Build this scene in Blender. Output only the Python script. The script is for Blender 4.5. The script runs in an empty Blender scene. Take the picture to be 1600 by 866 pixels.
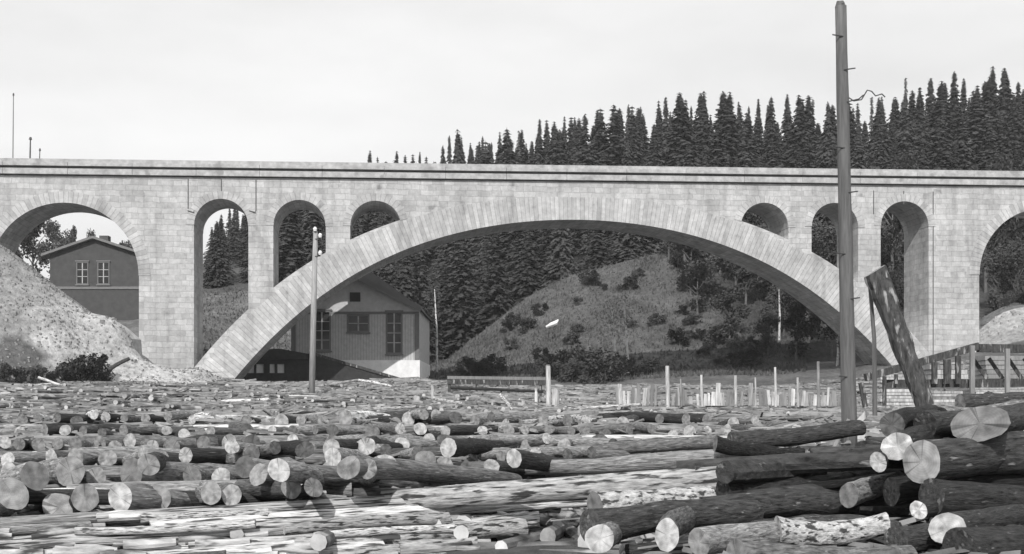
import bpy, math, random
import numpy as np
from mathutils import Vector, Matrix, noise as mnoise
R = math.radians
rnd = random.Random(7)
HAZE = .0003
scene = bpy.context.scene
col = scene.collection

# ---------------------------------------------------------------- camera, light, exposure
cam_d = bpy.data.cameras.new('camera'); cam = bpy.data.objects.new('camera', cam_d); col.objects.link(cam)
cam.location = (0, 0, 2.0); cam.rotation_euler = (R(90), 0, 0)
cam_d.lens = 45; cam_d.sensor_width = 36; cam_d.shift_y = 201/1600; cam_d.clip_start = .1; cam_d.clip_end = 6000
scene.camera = cam
SUN_AZ, SUN_EL = R(-167), R(36)          # azimuth from +Y towards +X
w = bpy.data.worlds.new('World'); scene.world = w; w.use_nodes = True
nt = w.node_tree; nt.nodes.clear(); N = nt.nodes.new; L = nt.links.new
out = N('ShaderNodeOutputWorld'); bg = N('ShaderNodeBackground'); bg.inputs[1].default_value = .1
sky = N('ShaderNodeTexSky'); sky.sky_type = 'NISHITA'; sky.sun_disc = False
sky.sun_elevation = SUN_EL; sky.sun_rotation = SUN_AZ
bw = N('ShaderNodeRGBToBW'); L(sky.outputs[0], bw.inputs[0])
tc = N('ShaderNodeTexCoord'); mp = N('ShaderNodeMapping'); mp.inputs['Scale'].default_value = (2.2, 2.2, 7)
L(tc.outputs['Generated'], mp.inputs[0])
nz = N('ShaderNodeTexNoise'); nz.inputs['Scale'].default_value = 1.6; nz.inputs['Detail'].default_value = 6; L(mp.outputs[0], nz.inputs[0])
cr = N('ShaderNodeMapRange'); cr.inputs[1].default_value = .3; cr.inputs[2].default_value = .72; cr.inputs[3].default_value = 8.7; cr.inputs[4].default_value = 10.9
L(nz.outputs[0], cr.inputs[0])
mx = N('ShaderNodeMix'); mx.data_type = 'FLOAT'; mx.inputs[0].default_value = .8
L(bw.outputs[0], mx.inputs[2]); L(cr.outputs[0], mx.inputs[3]); L(mx.outputs[0], bg.inputs[0]); L(bg.outputs[0], out.inputs[0])
sd = bpy.data.lights.new('sun', 'SUN'); sd.energy = 3.6; sd.angle = R(.5); sd.color = (1, .985, .97)
so = bpy.data.objects.new('sun', sd); col.objects.link(so)
sp = Vector((math.sin(SUN_AZ)*math.cos(SUN_EL), math.cos(SUN_AZ)*math.cos(SUN_EL), math.sin(SUN_EL)))
so.rotation_euler = (-sp).to_track_quat('-Z', 'Y').to_euler(); so.location = (0, -20, 30)
vs = scene.view_settings; vs.view_transform = 'Standard'; vs.look = 'None'; vs.gamma = 1; vs.exposure = 0.1
scene.cycles.max_bounces = 5; scene.cycles.diffuse_bounces = 2

# ---------------------------------------------------------------- helpers
def tag(o, label=None, cat=None, group=None, kind=None):
    if label: o['label'] = label
    if cat: o['category'] = cat
    if group: o['group'] = group
    if kind: o['kind'] = kind
    return o
def empty(name, loc=(0, 0, 0), rz=0):
    o = bpy.data.objects.new(name, None); col.objects.link(o); o.location = loc; o.rotation_euler = (0, 0, rz)
    o.empty_display_size = .2; return o
def link(name, me, m=None, parent=None):
    o = bpy.data.objects.new(name, me); col.objects.link(o)
    if m and not me.materials: me.materials.append(m)
    if parent: o.parent = parent
    return o
class MB:
    def __init__(s): s.v = []; s.f = []; s.uv = None
    def poly(s, vs, fs):
        b = len(s.v); s.v += [tuple(v) for v in vs]; s.f += [tuple(i+b for i in f) for f in fs]; return s
    def box(s, x0, x1, y0, y1, z0, z1):
        return s.hexa([(x0,y0,z0),(x1,y0,z0),(x1,y1,z0),(x0,y1,z0),(x0,y0,z1),(x1,y0,z1),(x1,y1,z1),(x0,y1,z1)])
    def hexa(s, v):
        return s.poly(v, [(0,3,2,1),(4,5,6,7),(0,1,5,4),(1,2,6,5),(2,3,7,6),(3,0,4,7)])
    def bar(s, a, b, wd, h, up=Vector((0,0,1))):
        a = Vector(a); b = Vector(b); d = (b-a).normalized(); sd_ = d.cross(up)
        if sd_.length < .05: sd_ = d.cross(Vector((0,1,0)))
        sd_.normalize(); u = sd_.cross(d).normalized()
        q = []
        for p in (a, b):
            for i, j in ((-1,-1),(1,-1),(1,1),(-1,1)): q.append(p+sd_*i*wd/2+u*j*h/2)
        return s.poly(q, [(0,1,2,3),(7,6,5,4),(0,4,5,1),(1,5,6,2),(2,6,7,3),(3,7,4,0)])
    def tube(s, pts, rad, n=10, cap=True, jit=0):
        pts = [Vector(p) for p in pts]; b = len(s.v); m = len(pts)
        for i, p in enumerate(pts):
            d = (pts[min(i+1,m-1)]-pts[max(i-1,0)]).normalized()
            a = d.cross(Vector((0,0,1)));
            if a.length < .1: a = d.cross(Vector((0,1,0)))
            a.normalize(); c = d.cross(a)
            r = rad[i] if isinstance(rad, (list, tuple)) else rad
            for k in range(n):
                t = 2*math.pi*k/n; rr = r*(1+jit*rnd.uniform(-1,1)); s.v.append(tuple(p+(a*math.cos(t)+c*math.sin(t))*rr))
        for i in range(m-1):
            for k in range(n): s.f.append((b+i*n+k, b+i*n+(k+1)%n, b+(i+1)*n+(k+1)%n, b+(i+1)*n+k))
        if cap: s.f.append(tuple(b+k for k in range(n))[::-1]); s.f.append(tuple(b+(m-1)*n+k for k in range(n)))
        return s
    def mesh(s, name, m=None, smooth=False):
        me = bpy.data.meshes.new(name); me.from_pydata(s.v, [], s.f)
        if s.uv:
            l = me.uv_layers.new(name='UVMap')
            for lp in me.loops: l.data[lp.index].uv = s.uv[lp.vertex_index]
        if m: me.materials.append(m)
        if smooth: me.shade_smooth()
        me.update(); return me
    def build(s, name, m, parent=None, smooth=False): return link(name, s.mesh(name, m, smooth), None, parent)

def P(px, py, d): return Vector(((px-800)/2000*d, d, 2+(634-py)/2000*d))
def ordw(n):
    sfx = 'th' if 10 <= n % 100 <= 20 else {1:'st',2:'nd',3:'rd'}.get(n % 10, 'th')
    return f'{n}{sfx}'

# ---------------------------------------------------------------- materials (all grey: a black and white print)
def mat(name, base, var=.3, scale=3, rough=.85, bump=.3, stretch=(1,1,1), dist=.02, rand=0, coord='Object', detail=6, spots=None):
    """noise mottled grey; var = relative value variation; spots=(scale, threshold, value)"""
    m = bpy.data.materials.new(name); m.use_nodes = True; t = m.node_tree; n = t.nodes.new; l = t.links.new
    b = t.nodes['Principled BSDF']; b.inputs['Roughness'].default_value = rough
    b.inputs['Specular IOR Level'].default_value = .25
    c = n('ShaderNodeTexCoord'); mp = n('ShaderNodeMapping'); mp.inputs['Scale'].default_value = stretch; l(c.outputs[coord], mp.inputs[0])
    vec = mp.outputs[0]
    if rand:
        oi = n('ShaderNodeObjectInfo'); ad = n('ShaderNodeVectorMath'); ad.operation = 'ADD'
        sc = n('ShaderNodeVectorMath'); sc.operation = 'SCALE'; sc.inputs['Scale'].default_value = 37
        cx = n('ShaderNodeCombineXYZ'); l(oi.outputs['Random'], cx.inputs[0]); l(oi.outputs['Random'], cx.inputs[2])
        l(cx.outputs[0], sc.inputs[0]); l(vec, ad.inputs[0]); l(sc.outputs[0], ad.inputs[1]); vec = ad.outputs[0]
    z = n('ShaderNodeTexNoise'); z.inputs['Scale'].default_value = scale; z.inputs['Detail'].default_value = detail; z.inputs['Roughness'].default_value = .65; l(vec, z.inputs[0])
    r = n('ShaderNodeMapRange'); r.inputs[1].default_value = .3; r.inputs[2].default_value = .7
    r.inputs[3].default_value = base*(1-var); r.inputs[4].default_value = base*(1+var); l(z.outputs[0], r.inputs[0])
    v = r.outputs[0]
    if spots:
        z2 = n('ShaderNodeTexNoise'); z2.inputs['Scale'].default_value = spots[0]; z2.inputs['Detail'].default_value = 4; l(vec, z2.inputs[0])
        s2 = n('ShaderNodeMapRange'); s2.inputs[1].default_value = spots[1]-.04; s2.inputs[2].default_value = spots[1]+.04; l(z2.outputs[0], s2.inputs[0])
        mi = n('ShaderNodeMix'); mi.data_type = 'FLOAT'; l(s2.outputs[0], mi.inputs[0]); l(v, mi.inputs[2]); mi.inputs[3].default_value = spots[2]; v = mi.outputs[0]
    if rand:
        rr = n('ShaderNodeMapRange'); rr.inputs[3].default_value = 1-rand; rr.inputs[4].default_value = 1+rand; l(oi.outputs['Random'], rr.inputs[0])
        mu = n('ShaderNodeMath'); mu.operation = 'MULTIPLY'; l(v, mu.inputs[0]); l(rr.outputs[0], mu.inputs[1]); v = mu.outputs[0]
    l(v, b.inputs['Base Color'])
    if bump:
        bp = n('ShaderNodeBump'); bp.inputs['Strength'].default_value = bump; bp.inputs['Distance'].default_value = dist; l(z.outputs[0], bp.inputs['Height']); l(bp.outputs[0], b.inputs['Normal'])
    return m

def masonry(name, base, bwid, rowh, uv=False, contrast=.16, mortar=.7):
    m = bpy.data.materials.new(name); m.use_nodes = True; t = m.node_tree; n = t.nodes.new; l = t.links.new
    b = t.nodes['Principled BSDF']; b.inputs['Roughness'].default_value = .92; b.inputs['Specular IOR Level'].default_value = .15
    c = n('ShaderNodeTexCoord')
    if uv: vec = c.outputs['UV']
    else:
        sx = n('ShaderNodeSeparateXYZ'); l(c.outputs['Object'], sx.inputs[0]); ad = n('ShaderNodeMath'); l(sx.outputs[0], ad.inputs[0]); l(sx.outputs[1], ad.inputs[1])
        cb = n('ShaderNodeCombineXYZ'); l(ad.outputs[0], cb.inputs[0]); l(sx.outputs[2], cb.inputs[1]); vec = cb.outputs[0]
    # wobble the courses a little
    zw = n('ShaderNodeTexNoise'); zw.inputs['Scale'].default_value = 1.1; l(vec, zw.inputs[0])
    wv = n('ShaderNodeVectorMath'); wv.operation = 'MULTIPLY_ADD'; wv.inputs[1].default_value = (.04, .04, 0) if uv else (.4, .2, 0); l(zw.outputs['Color'], wv.inputs[0]); l(vec, wv.inputs[2])
    k = n('ShaderNodeTexBrick'); k.inputs['Scale'].default_value = 1; k.inputs['Brick Width'].default_value = bwid; k.inputs['Row Height'].default_value = rowh
    k.inputs['Mortar Size'].default_value = .018; k.inputs['Mortar Smooth'].default_value = .6; k.inputs['Bias'].default_value = 0
    k.inputs['Color1'].default_value = (1-contrast,)*3+(1,); k.inputs['Color2'].default_value = (1+contrast,)*3+(1,); k.inputs['Mortar'].default_value = (mortar,)*3+(1,)
    k.squash = .7; k.squash_frequency = 3; l(wv.outputs[0], k.inputs[0])
    z = n('ShaderNodeTexNoise'); z.inputs['Scale'].default_value = .35; z.inputs['Detail'].default_value = 8; z.inputs['Roughness'].default_value = .7; l(c.outputs['Object'], z.inputs[0])
    r = n('ShaderNodeMapRange'); r.inputs[1].default_value = .3; r.inputs[2].default_value = .7; r.inputs[3].default_value = base*.74; r.inputs[4].default_value = base*1.18; l(z.outputs[0], r.inputs[0])
    zf = n('ShaderNodeTexNoise'); zf.inputs['Scale'].default_value = 3.0; zf.inputs['Detail'].default_value = 7; zf.inputs['Roughness'].default_value = .75; l(c.outputs['Object'], zf.inputs[0])
    rf = n('ShaderNodeMapRange'); rf.inputs[1].default_value = .3; rf.inputs[2].default_value = .7; rf.inputs[3].default_value = .78; rf.inputs[4].default_value = 1.18; l(zf.outputs[0], rf.inputs[0])
    # rare dark weather stains
    zs = n('ShaderNodeTexNoise'); zs.inputs['Scale'].default_value = .9; zs.inputs['Detail'].default_value = 3; l(c.outputs['Object'], zs.inputs[0])
    rs = n('ShaderNodeMapRange'); rs.inputs[1].default_value = .64; rs.inputs[2].default_value = .74; rs.inputs[3].default_value = 1; rs.inputs[4].default_value = .62; l(zs.outputs[0], rs.inputs[0])
    ms = n('ShaderNodeMapping'); ms.inputs['Scale'].default_value = (1.1, 1.1, .09); l(c.outputs['Object'], ms.inputs[0])
    zv = n('ShaderNodeTexNoise'); zv.inputs['Scale'].default_value = 1.3; zv.inputs['Detail'].default_value = 5; l(ms.outputs[0], zv.inputs[0])
    rv = n('ShaderNodeMapRange'); rv.inputs[1].default_value = .48; rv.inputs[2].default_value = .72; rv.inputs[3].default_value = 1; rv.inputs[4].default_value = .74; l(zv.outputs[0], rv.inputs[0])
    v = r.outputs[0]
    for s_ in (rf.outputs[0], rs.outputs[0], rv.outputs[0], k.outputs['Color']):
        mu = n('ShaderNodeMath'); mu.operation = 'MULTIPLY'; l(v, mu.inputs[0]); l(s_, mu.inputs[1]); v = mu.outputs[0]
    l(v, b.inputs['Base Color'])
    ad2 = n('ShaderNodeMath'); ad2.operation = 'MULTIPLY_ADD'; l(k.outputs['Fac'], ad2.inputs[0]); ad2.inputs[1].default_value = -.9; l(zf.outputs[0], ad2.inputs[2])
    bp = n('ShaderNodeBump'); bp.inputs['Strength'].default_value = .5; bp.inputs['Distance'].default_value = .04; l(ad2.outputs[0], bp.inputs['Height']); l(bp.outputs[0], b.inputs['Normal'])
    return m

def end_mat():
    m = bpy.data.materials.new('sawn_log_end'); m.use_nodes = True; t = m.node_tree; n = t.nodes.new; l = t.links.new
    b = t.nodes['Principled BSDF']; b.inputs['Roughness'].default_value = .8; b.inputs['Specular IOR Level'].default_value = .2
    c = n('ShaderNodeTexCoord'); oi = n('ShaderNodeObjectInfo')
    mp = n('ShaderNodeMapping'); mp.inputs['Scale'].default_value = (1, 0, 1); l(c.outputs['Object'], mp.inputs[0])
    wv = n('ShaderNodeTexWave'); wv.wave_type = 'RINGS'; wv.rings_direction = 'SPHERICAL'; wv.inputs['Scale'].default_value = 2.6; wv.inputs['Distortion'].default_value = 1.5; l(mp.outputs[0], wv.inputs[0])
    z = n('ShaderNodeTexNoise'); z.inputs['Scale'].default_value = 1.6; z.noise_dimensions = '4D'; l(mp.outputs[0], z.inputs[0])
    mw = n('ShaderNodeMath'); mw.operation = 'MULTIPLY'; mw.inputs[1].default_value = 91; l(oi.outputs['Random'], mw.inputs[0]); l(mw.outputs[0], z.inputs['W'])
    r1 = n('ShaderNodeMapRange'); r1.inputs[3].default_value = .94; r1.inputs[4].default_value = 1.03; l(wv.outputs[1], r1.inputs[0])
    r2 = n('ShaderNodeMapRange'); r2.inputs[1].default_value = .3; r2.inputs[2].default_value = .7; r2.inputs[3].default_value = .45; r2.inputs[4].default_value = 1.2; l(z.outputs[0], r2.inputs[0])
    r3 = n('ShaderNodeMapRange'); r3.inputs[3].default_value = 0; r3.inputs[4].default_value = 1; l(oi.outputs['Color'], r3.inputs[0])
    sx = n('ShaderNodeSeparateXYZ'); l(mp.outputs[0], sx.inputs[0]); an = n('ShaderNodeMath'); an.operation = 'ARCTAN2'; l(sx.outputs[2], an.inputs[0]); l(sx.outputs[0], an.inputs[1])
    ca = n('ShaderNodeCombineXYZ'); l(an.outputs[0], ca.inputs[0]); l(mw.outputs[0], ca.inputs[1])
    zc = n('ShaderNodeTexNoise'); zc.inputs['Scale'].default_value = 3.2; zc.inputs['Detail'].default_value = 3; l(ca.outputs[0], zc.inputs[0])
    rc = n('ShaderNodeMapRange'); rc.inputs[1].default_value = .62; rc.inputs[2].default_value = .67; rc.inputs[3].default_value = 1; rc.inputs[4].default_value = .5; l(zc.outputs[0], rc.inputs[0])
    a0 = n('ShaderNodeMath'); a0.operation = 'MULTIPLY'; l(r1.outputs[0], a0.inputs[0]); l(rc.outputs[0], a0.inputs[1])
    a = n('ShaderNodeMath'); a.operation = 'MULTIPLY'; l(a0.outputs[0], a.inputs[0]); l(r2.outputs[0], a.inputs[1])
    a2 = n('ShaderNodeMath'); a2.operation = 'MULTIPLY'; l(a.outputs[0], a2.inputs[0]); l(r3.outputs[0], a2.inputs[1]); l(a2.outputs[0], b.inputs['Base Color'])
    return m

M = dict(
    stone=masonry('bridge_masonry', .46, .8, .38, contrast=.13, mortar=.78),
    ring=masonry('arch_masonry', .47, .42, 2.4, uv=True, contrast=.15, mortar=.62),
    coping=mat('coping_stone', .38, .3, 2.2, bump=.5, dist=.05, spots=(.9,.63,.26)),
    gap=mat('joint_shadow_gap', .1, .2, 2),
    ballast=mat('ballast', .2, .4, 6),
    end=end_mat(), end_dark=mat('shaded_log_end', .06, .8, 2.6, rand=.4, bump=.8, dist=.03, spots=(2.2,.62,.2)),  # end_dark has the right stack's shade put into its colour
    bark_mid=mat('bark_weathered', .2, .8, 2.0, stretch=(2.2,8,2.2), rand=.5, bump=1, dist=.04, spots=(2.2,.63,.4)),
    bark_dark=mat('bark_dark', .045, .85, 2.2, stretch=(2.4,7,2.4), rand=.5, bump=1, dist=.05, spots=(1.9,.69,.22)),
    bark_pale=mat('peeled_log', .5, .6, 2.2, stretch=(2,8,2), rand=.4, bump=.8, dist=.03, spots=(1.4,.56,.06)),
    soil=mat('yard_soil', .12, .7, 1.4, bump=.8, dist=.1, spots=(3,.62,.3)),
    grass=mat('grass_blades', .085, .5, .25, bump=0),
    needles=mat('spruce_needles', .05, .45, .8, bump=0, rand=.25),
    needles_pale=mat('pine_needles', .12, .35, .8, bump=0, rand=.2),
    leaves=mat('leaves', .06, .5, 1.2, bump=0, rand=.3),
    trunk=mat('tree_bark', .12, .4, 4), birch=mat('birch_bark', .55, .3, 3, spots=(5,.6,.1)),
    pole=mat('grey_weathered_pole', .12, .35, 2.5, stretch=(8,8,.6), bump=.5),
    pole_pale=mat('pale_weathered_pole', .3, .35, 2.5, stretch=(8,8,.6), bump=.4),
    timber=mat('dark_timber', .06, .7, 3, stretch=(6,6,1.2), bump=1, dist=.03, spots=(1.6,.61,.3)),
    plank=mat('pale_plank', .4, .5, 2, stretch=(5,5,.7), bump=.3, rand=.45),
    boards=mat('weathered_boards', .22, .3, 2, stretch=(5,5,.7), bump=.3, rand=.2),
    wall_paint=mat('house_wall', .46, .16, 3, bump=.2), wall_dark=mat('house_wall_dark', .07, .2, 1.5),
    white=mat('whitewash', .72, .14, 2, bump=.2), roof=mat('roof_tiles', .17, .25, 3, stretch=(1,6,6)),
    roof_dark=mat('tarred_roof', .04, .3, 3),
    trim=mat('window_trim', .15, .1, 2), glass=mat('window_glass', .03, .3, 3, rough=.15, bump=0),
    rock=mat('rubble_rock', .33, .45, 2, bump=.6, rand=.3), porcelain=mat('porcelain', .75, .05, 3, rough=.3, bump=0), iron=mat('iron', .06, .2, 5, rough=.5),
)

# ground material: masks from height and position of the real ground
def ground_mat():
    m = bpy.data.materials.new('ground'); m.use_nodes = True; t = m.node_tree; n = t.nodes.new; l = t.links.new
    b = t.nodes['Principled BSDF']; b.inputs['Roughness'].default_value = .95; b.inputs['Specular IOR Level'].default_value = .1
    at = n('ShaderNodeAttribute'); at.attribute_name = 'tone'
    c = n('ShaderNodeTexCoord')
    z = n('ShaderNodeTexNoise'); z.inputs['Scale'].default_value = .25; z.inputs['Detail'].default_value = 10; z.inputs['Roughness'].default_value = .72; l(c.outputs['Object'], z.inputs[0])
    r = n('ShaderNodeMapRange'); r.inputs[1].default_value = .3; r.inputs[2].default_value = .7; r.inputs[3].default_value = .55; r.inputs[4].default_value = 1.4; l(z.outputs[0], r.inputs[0])
    z2 = n('ShaderNodeTexNoise'); z2.inputs['Scale'].default_value = 2.6; z2.inputs['Detail'].default_value = 6; z2.inputs['Roughness'].default_value = .7; l(c.outputs['Object'], z2.inputs[0])
    r2 = n('ShaderNodeMapRange'); r2.inputs[1].default_value = .3; r2.inputs[2].default_value = .7; r2.inputs[3].default_value = .6; r2.inputs[4].default_value = 1.45; l(z2.outputs[0], r2.inputs[0])
    a = n('ShaderNodeMath'); a.operation = 'MULTIPLY'; l(r.outputs[0], a.inputs[0]); l(r2.outputs[0], a.inputs[1])
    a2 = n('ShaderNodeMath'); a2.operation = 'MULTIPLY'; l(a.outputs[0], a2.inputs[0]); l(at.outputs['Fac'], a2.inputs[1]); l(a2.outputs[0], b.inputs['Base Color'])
    bp = n('ShaderNodeBump'); bp.inputs['Strength'].default_value = .8; bp.inputs['Distance'].default_value = .25; l(z2.outputs[0], bp.inputs['Height']); l(bp.outputs[0], b.inputs['Normal'])
    return m

# ---------------------------------------------------------------- terrain
PX = np.array([-600, 0, 200, 300, 400, 520, 640, 700, 760, 830, 900, 1000, 1060, 1110, 1200, 1400, 1500, 1600, 1800, 2200], float)
def row(**k): return k
ROWS = [  # (distance, px list, image row of the ground there)
 (60, [-600,0,200,400,640,900,1200,1500,1800,2200], [607,612,614,618,622,634,637,637,636,630]),
 (75, [-600,0,200,300,520,640,900,1200,1500,2200], [585,597,599,602,606,611,622,627,624,610]),
 (90, [-600,0,200,300,400,640,900,1200,1400,1500,1600,2200], [560,588,590,598,600,600,606,604,580,560,552,520]),
 (108,[-600,0,200,300,400,640,700,830,1000,1200,1400,1500,1600,1800], [540,552,548,540,588,590,588,583,578,572,558,540,505,480]),
 (120,[-600,0,200,300,400,640,700,760,830,900,1000,1110,1200,1400,1600,1800], [520,515,515,505,560,588,577,560,535,515,495,478,478,480,450,440]),
 (135,[-600,0,200,300,400,520,640,700,760,830,900,1000,1060,1110,1200,1400,1600,1800], [490,480,482,472,470,520,586,555,510,463,430,400,386,388,395,400,400,380]),
 (150,[-600,0,200,300,400,520,640,700,760,830,900,1000,1110,1400,1800], [460,465,460,435,425,470,560,562,535,500,475,440,420,410,370]),
 (200,[-600,0,200,300,350,400,570,700,850,1000,1200,1400,1600,2000], [440,444,435,420,405,385,355,345,310,290,280,275,250,230]),
]
Dn = [(-80,[.4]*20), (5,[.4]*20), (9,[.45]*20), (13,[.5]*20), (20,[.66]*20), (30,[.95]*20), (45,[1.35]*20)]
DD = [d for d, _ in Dn]+[r[0] for r in ROWS]+[235, 320, 6000]
ZZ = [np.array(z, float) for _, z in Dn]
for d, xs, ys in ROWS: ZZ.append(2+(634-np.interp(PX, xs, ys))/2000*d)
ZZ += [ZZ[-1]+1.5, ZZ[-1]+.5, ZZ[-1]*.6]
ZZ = np.array(ZZ); DD = np.array(DD, float)
th = math.atan(.1); CT, ST = math.cos(th), math.sin(th)
def sm(t): return t*t*(3-2*t)
EMBU = [-200, -60, -45, -38.6, -36.4, -34.2, -31.9, -29.9, -28.4, -26.5, 200]     # ridge of the embankment along the bridge (bridge U)
EMBZ = [17, 17, 15.5, 13.1, 11.5, 9.8, 8.0, 6.4, 3.5, 2.0, 2.0]
def height0(x, y):
    px = 800+2000*x/max(y, 8); px = min(max(px, -600), 2200)
    i = int(np.searchsorted(DD, y)); i = min(max(i, 1), len(DD)-1)
    t = (y-DD[i-1])/(DD[i]-DD[i-1]); t = min(max(t, 0), 1)
    a = float(np.interp(px, PX, ZZ[i-1])); b = float(np.interp(px, PX, ZZ[i])); return a+(b-a)*t
def height(x, y):
    h = height0(x, y)
    U = (x-3.825)*CT+(y-90)*ST; V = -(x-3.825)*ST+(y-90)*CT
    if -200 < U < -24 and -30 < V < 30:
        rz = float(np.interp(U, EMBU, EMBZ)); dd = max(0, abs(V+3)-1.5)
        h = max(h, rz-dd*(.72 if V < -3 else .9))
    # heap of rubble at the foot of the left pier
    for (u0, v0, hh, rr) in ((-29, -5, 1.6, 3.5), (-25, -4.5, 1.0, 3.6), (-33, -8, .9, 3.5)):
        r_ = math.hypot(U-u0, V-v0)/rr
        if r_ < 1: h += hh*sm(1-r_)
    if 25 < U < 44 and 2 < V < 26:      # sunlit bank seen through the right arch
        r_ = math.hypot((U-37.5)/6.5, (V-10)/7)
        if r_ < 1: h += 2.6*sm(1-r_)
    if y > 55: h += .55*(.2 if -40 < U < -24 and y < 92 else 1)*(mnoise.noise(Vector((x*.09, y*.09, 0))))*min(1, (y-55)/40)
    h += .12*mnoise.noise(Vector((x*.8, y*.8, 3)))
    return h
def tone(x, y):
    U = (x-3.825)*CT+(y-90)*ST; V = -(x-3.825)*ST+(y-90)*CT
    px = 800+2000*x/max(y, 8)
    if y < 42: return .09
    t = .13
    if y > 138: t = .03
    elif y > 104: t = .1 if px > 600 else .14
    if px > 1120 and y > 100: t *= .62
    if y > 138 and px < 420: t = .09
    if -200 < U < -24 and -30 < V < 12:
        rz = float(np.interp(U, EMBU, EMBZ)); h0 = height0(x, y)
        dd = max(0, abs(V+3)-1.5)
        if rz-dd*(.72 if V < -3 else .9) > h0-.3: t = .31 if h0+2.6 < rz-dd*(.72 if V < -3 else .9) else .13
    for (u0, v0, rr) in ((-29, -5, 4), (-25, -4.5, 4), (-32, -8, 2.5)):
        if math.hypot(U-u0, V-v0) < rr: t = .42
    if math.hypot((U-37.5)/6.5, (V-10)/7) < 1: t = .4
    return t
xs = np.concatenate([np.linspace(-900,-130,14), np.linspace(-120,-48,25), np.linspace(-46,46,150), np.linspace(48,140,34), np.linspace(150,900,13)])
ys = np.concatenate([np.linspace(-300,0,6), np.linspace(3,40,50), np.linspace(41,140,180), np.linspace(141.5,240,60), np.linspace(250,2500,25)])
gv = []; gt = []
for y in ys:
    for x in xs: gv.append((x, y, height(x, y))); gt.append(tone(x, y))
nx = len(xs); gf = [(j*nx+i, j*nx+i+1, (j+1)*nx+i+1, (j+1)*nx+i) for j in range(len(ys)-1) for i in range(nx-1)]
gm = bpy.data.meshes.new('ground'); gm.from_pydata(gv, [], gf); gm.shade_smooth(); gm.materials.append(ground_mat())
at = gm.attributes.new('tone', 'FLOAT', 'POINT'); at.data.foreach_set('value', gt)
tag(link('ground', gm), 'sloping ground of the log yard and the hillside behind the bridge', None, None, 'structure')

# ---------------------------------------------------------------- bridge
BW = 4.4
def uz(px, py):
    a = (px-800)/2000; U = (90*a-3.825)/(CT-ST*a); t = 90+U*ST; return U, 2+(634-py)/2000*t
U0 = .8
def I(u): x = u-U0; return 15.097-.013797*x*x-1.082e-5*x**4
def X(u): x = u-.9; return 16.767-.010432*x*x-9.656e-6*x**4
def grade(u): return .0060*(u+38.5)
bridge = empty('viaduct', (3.825, 90, 0), th)
tag(bridge, 'pale stone arch viaduct with one wide main arch and small arches over its haunches', 'bridge')
holes = []; rings = []
def opening(u0, u1, zs, bottom):
    """round headed opening; bottom = 'ring' or a level"""
    r = (u1-u0)/2; c = (u0+u1)/2; pts = []
    for k in range(33):
        a = math.pi*k/32; pts.append((c+r*math.cos(a), zs+r*math.sin(a)))
    if bottom == 'ring':
        n0 = 30
        q = [(u1, zs-d) for d in (6, 5, 4, 3, 2, 1.5, 1, .5, .25)]+pts+[(u0, zs-d) for d in (.25,.5,1,1.5,2,3,4,5,6,7,8,9,10)]
        q = [p for p in q if p[1] > X(p[0])+.02]
        a, b = q[-1][0], q[0][0]
        q += [(a+(b-a)*k/n0, X(a+(b-a)*k/n0)) for k in range(n0+1)]
        holes.append(q)
    else: holes.append([(u1, bottom)]+pts+[(u0, bottom)])
    rings.append((c, zs, r))
opening(-39.15, -29.35, 10.85, -1.5)
opening(uz(303,0)[0], uz(388,0)[0], 14.35, 'ring')
opening(uz(427,0)[0], uz(509,0)[0], 14.40, 'ring')
opening(uz(547,0)[0], uz(627,0)[0], 14.45, 'ring')
opening(uz(1157,0)[0], uz(1232,0)[0], 14.75, 'ring')
opening(uz(1268,0)[0], uz(1341,0)[0], 14.85, 'ring')
opening(uz(1376,0)[0], uz(1451,0)[0], 14.98, 'ring')
opening(30.27, 40.1, 11.5, -1.5)
hm = []
k0 = U0-28.6; k1 = U0+28.6
hm = [(k0+(k1-k0)*k/120, I(k0+(k1-k0)*k/120)) for k in range(121)]
hm = [(k1, -1.5)]+hm[::-1]+[(k0, -1.5)]
holes.append(hm)
ua, ub = -85, 85
outline = [(ua, -3), (ub, -3), (ub, 17.52+grade(ub)), (ua, 17.52+grade(ua))]
# filled 2D curve with holes -> mesh
cu = bpy.data.curves.new('tmp', 'CURVE'); cu.dimensions = '2D'; cu.fill_mode = 'BOTH'; cu.extrude = BW/2
for poly in [outline]+holes:
    s_ = cu.splines.new('POLY'); s_.points.add(len(poly)-1); s_.use_cyclic_u = True
    for i, p in enumerate(poly): s_.points[i].co = (p[0], p[1], 0, 1)
tmp = bpy.data.objects.new('tmp', cu); col.objects.link(tmp)
dg = bpy.context.evaluated_depsgraph_get(); me = bpy.data.meshes.new_from_object(tmp.evaluated_get(dg)); bpy.data.objects.remove(tmp)
me.transform(Matrix.Rotation(R(90), 4, 'X')); me.transform(Matrix.Translation((0, BW/2, 0))); me.name = 'spandrel_wall'
me.materials.clear(); link('spandrel_wall', me, M['stone'], bridge)
def ring_mesh(pin, pout, uvl):
    """voussoir band between two polylines, from in front of to behind the wall"""
    m = MB(); m.uv = []
    y0, y1 = -.035, BW+.035; n = len(pin)
    for (pl, y, vv) in ((pout,y0,.0),(pin,y0,1.15),(pin,y0,1.15),(pin,y1,1.15+BW),(pin,y1,1.15),(pout,y1,0)):
        for i, p in enumerate(pl): m.v.append((p[0], y, p[1])); m.uv.append((uvl[i], vv))
    for a, b in ((0,1),(2,3),(4,5)):
        for i in range(n-1): m.f.append((a*n+i, b*n+i, b*n+i+1, a*n+i+1))
    b = len(m.v)     # outer edge
    for y in (y0, y1):
        for i, p in enumerate(pout): m.v.append((p[0], y, p[1])); m.uv.append((uvl[i], 0))
    for i in range(n-1): m.f.append((b+i, b+i+1, b+n+i+1, b+n+i))
    return m
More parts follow.
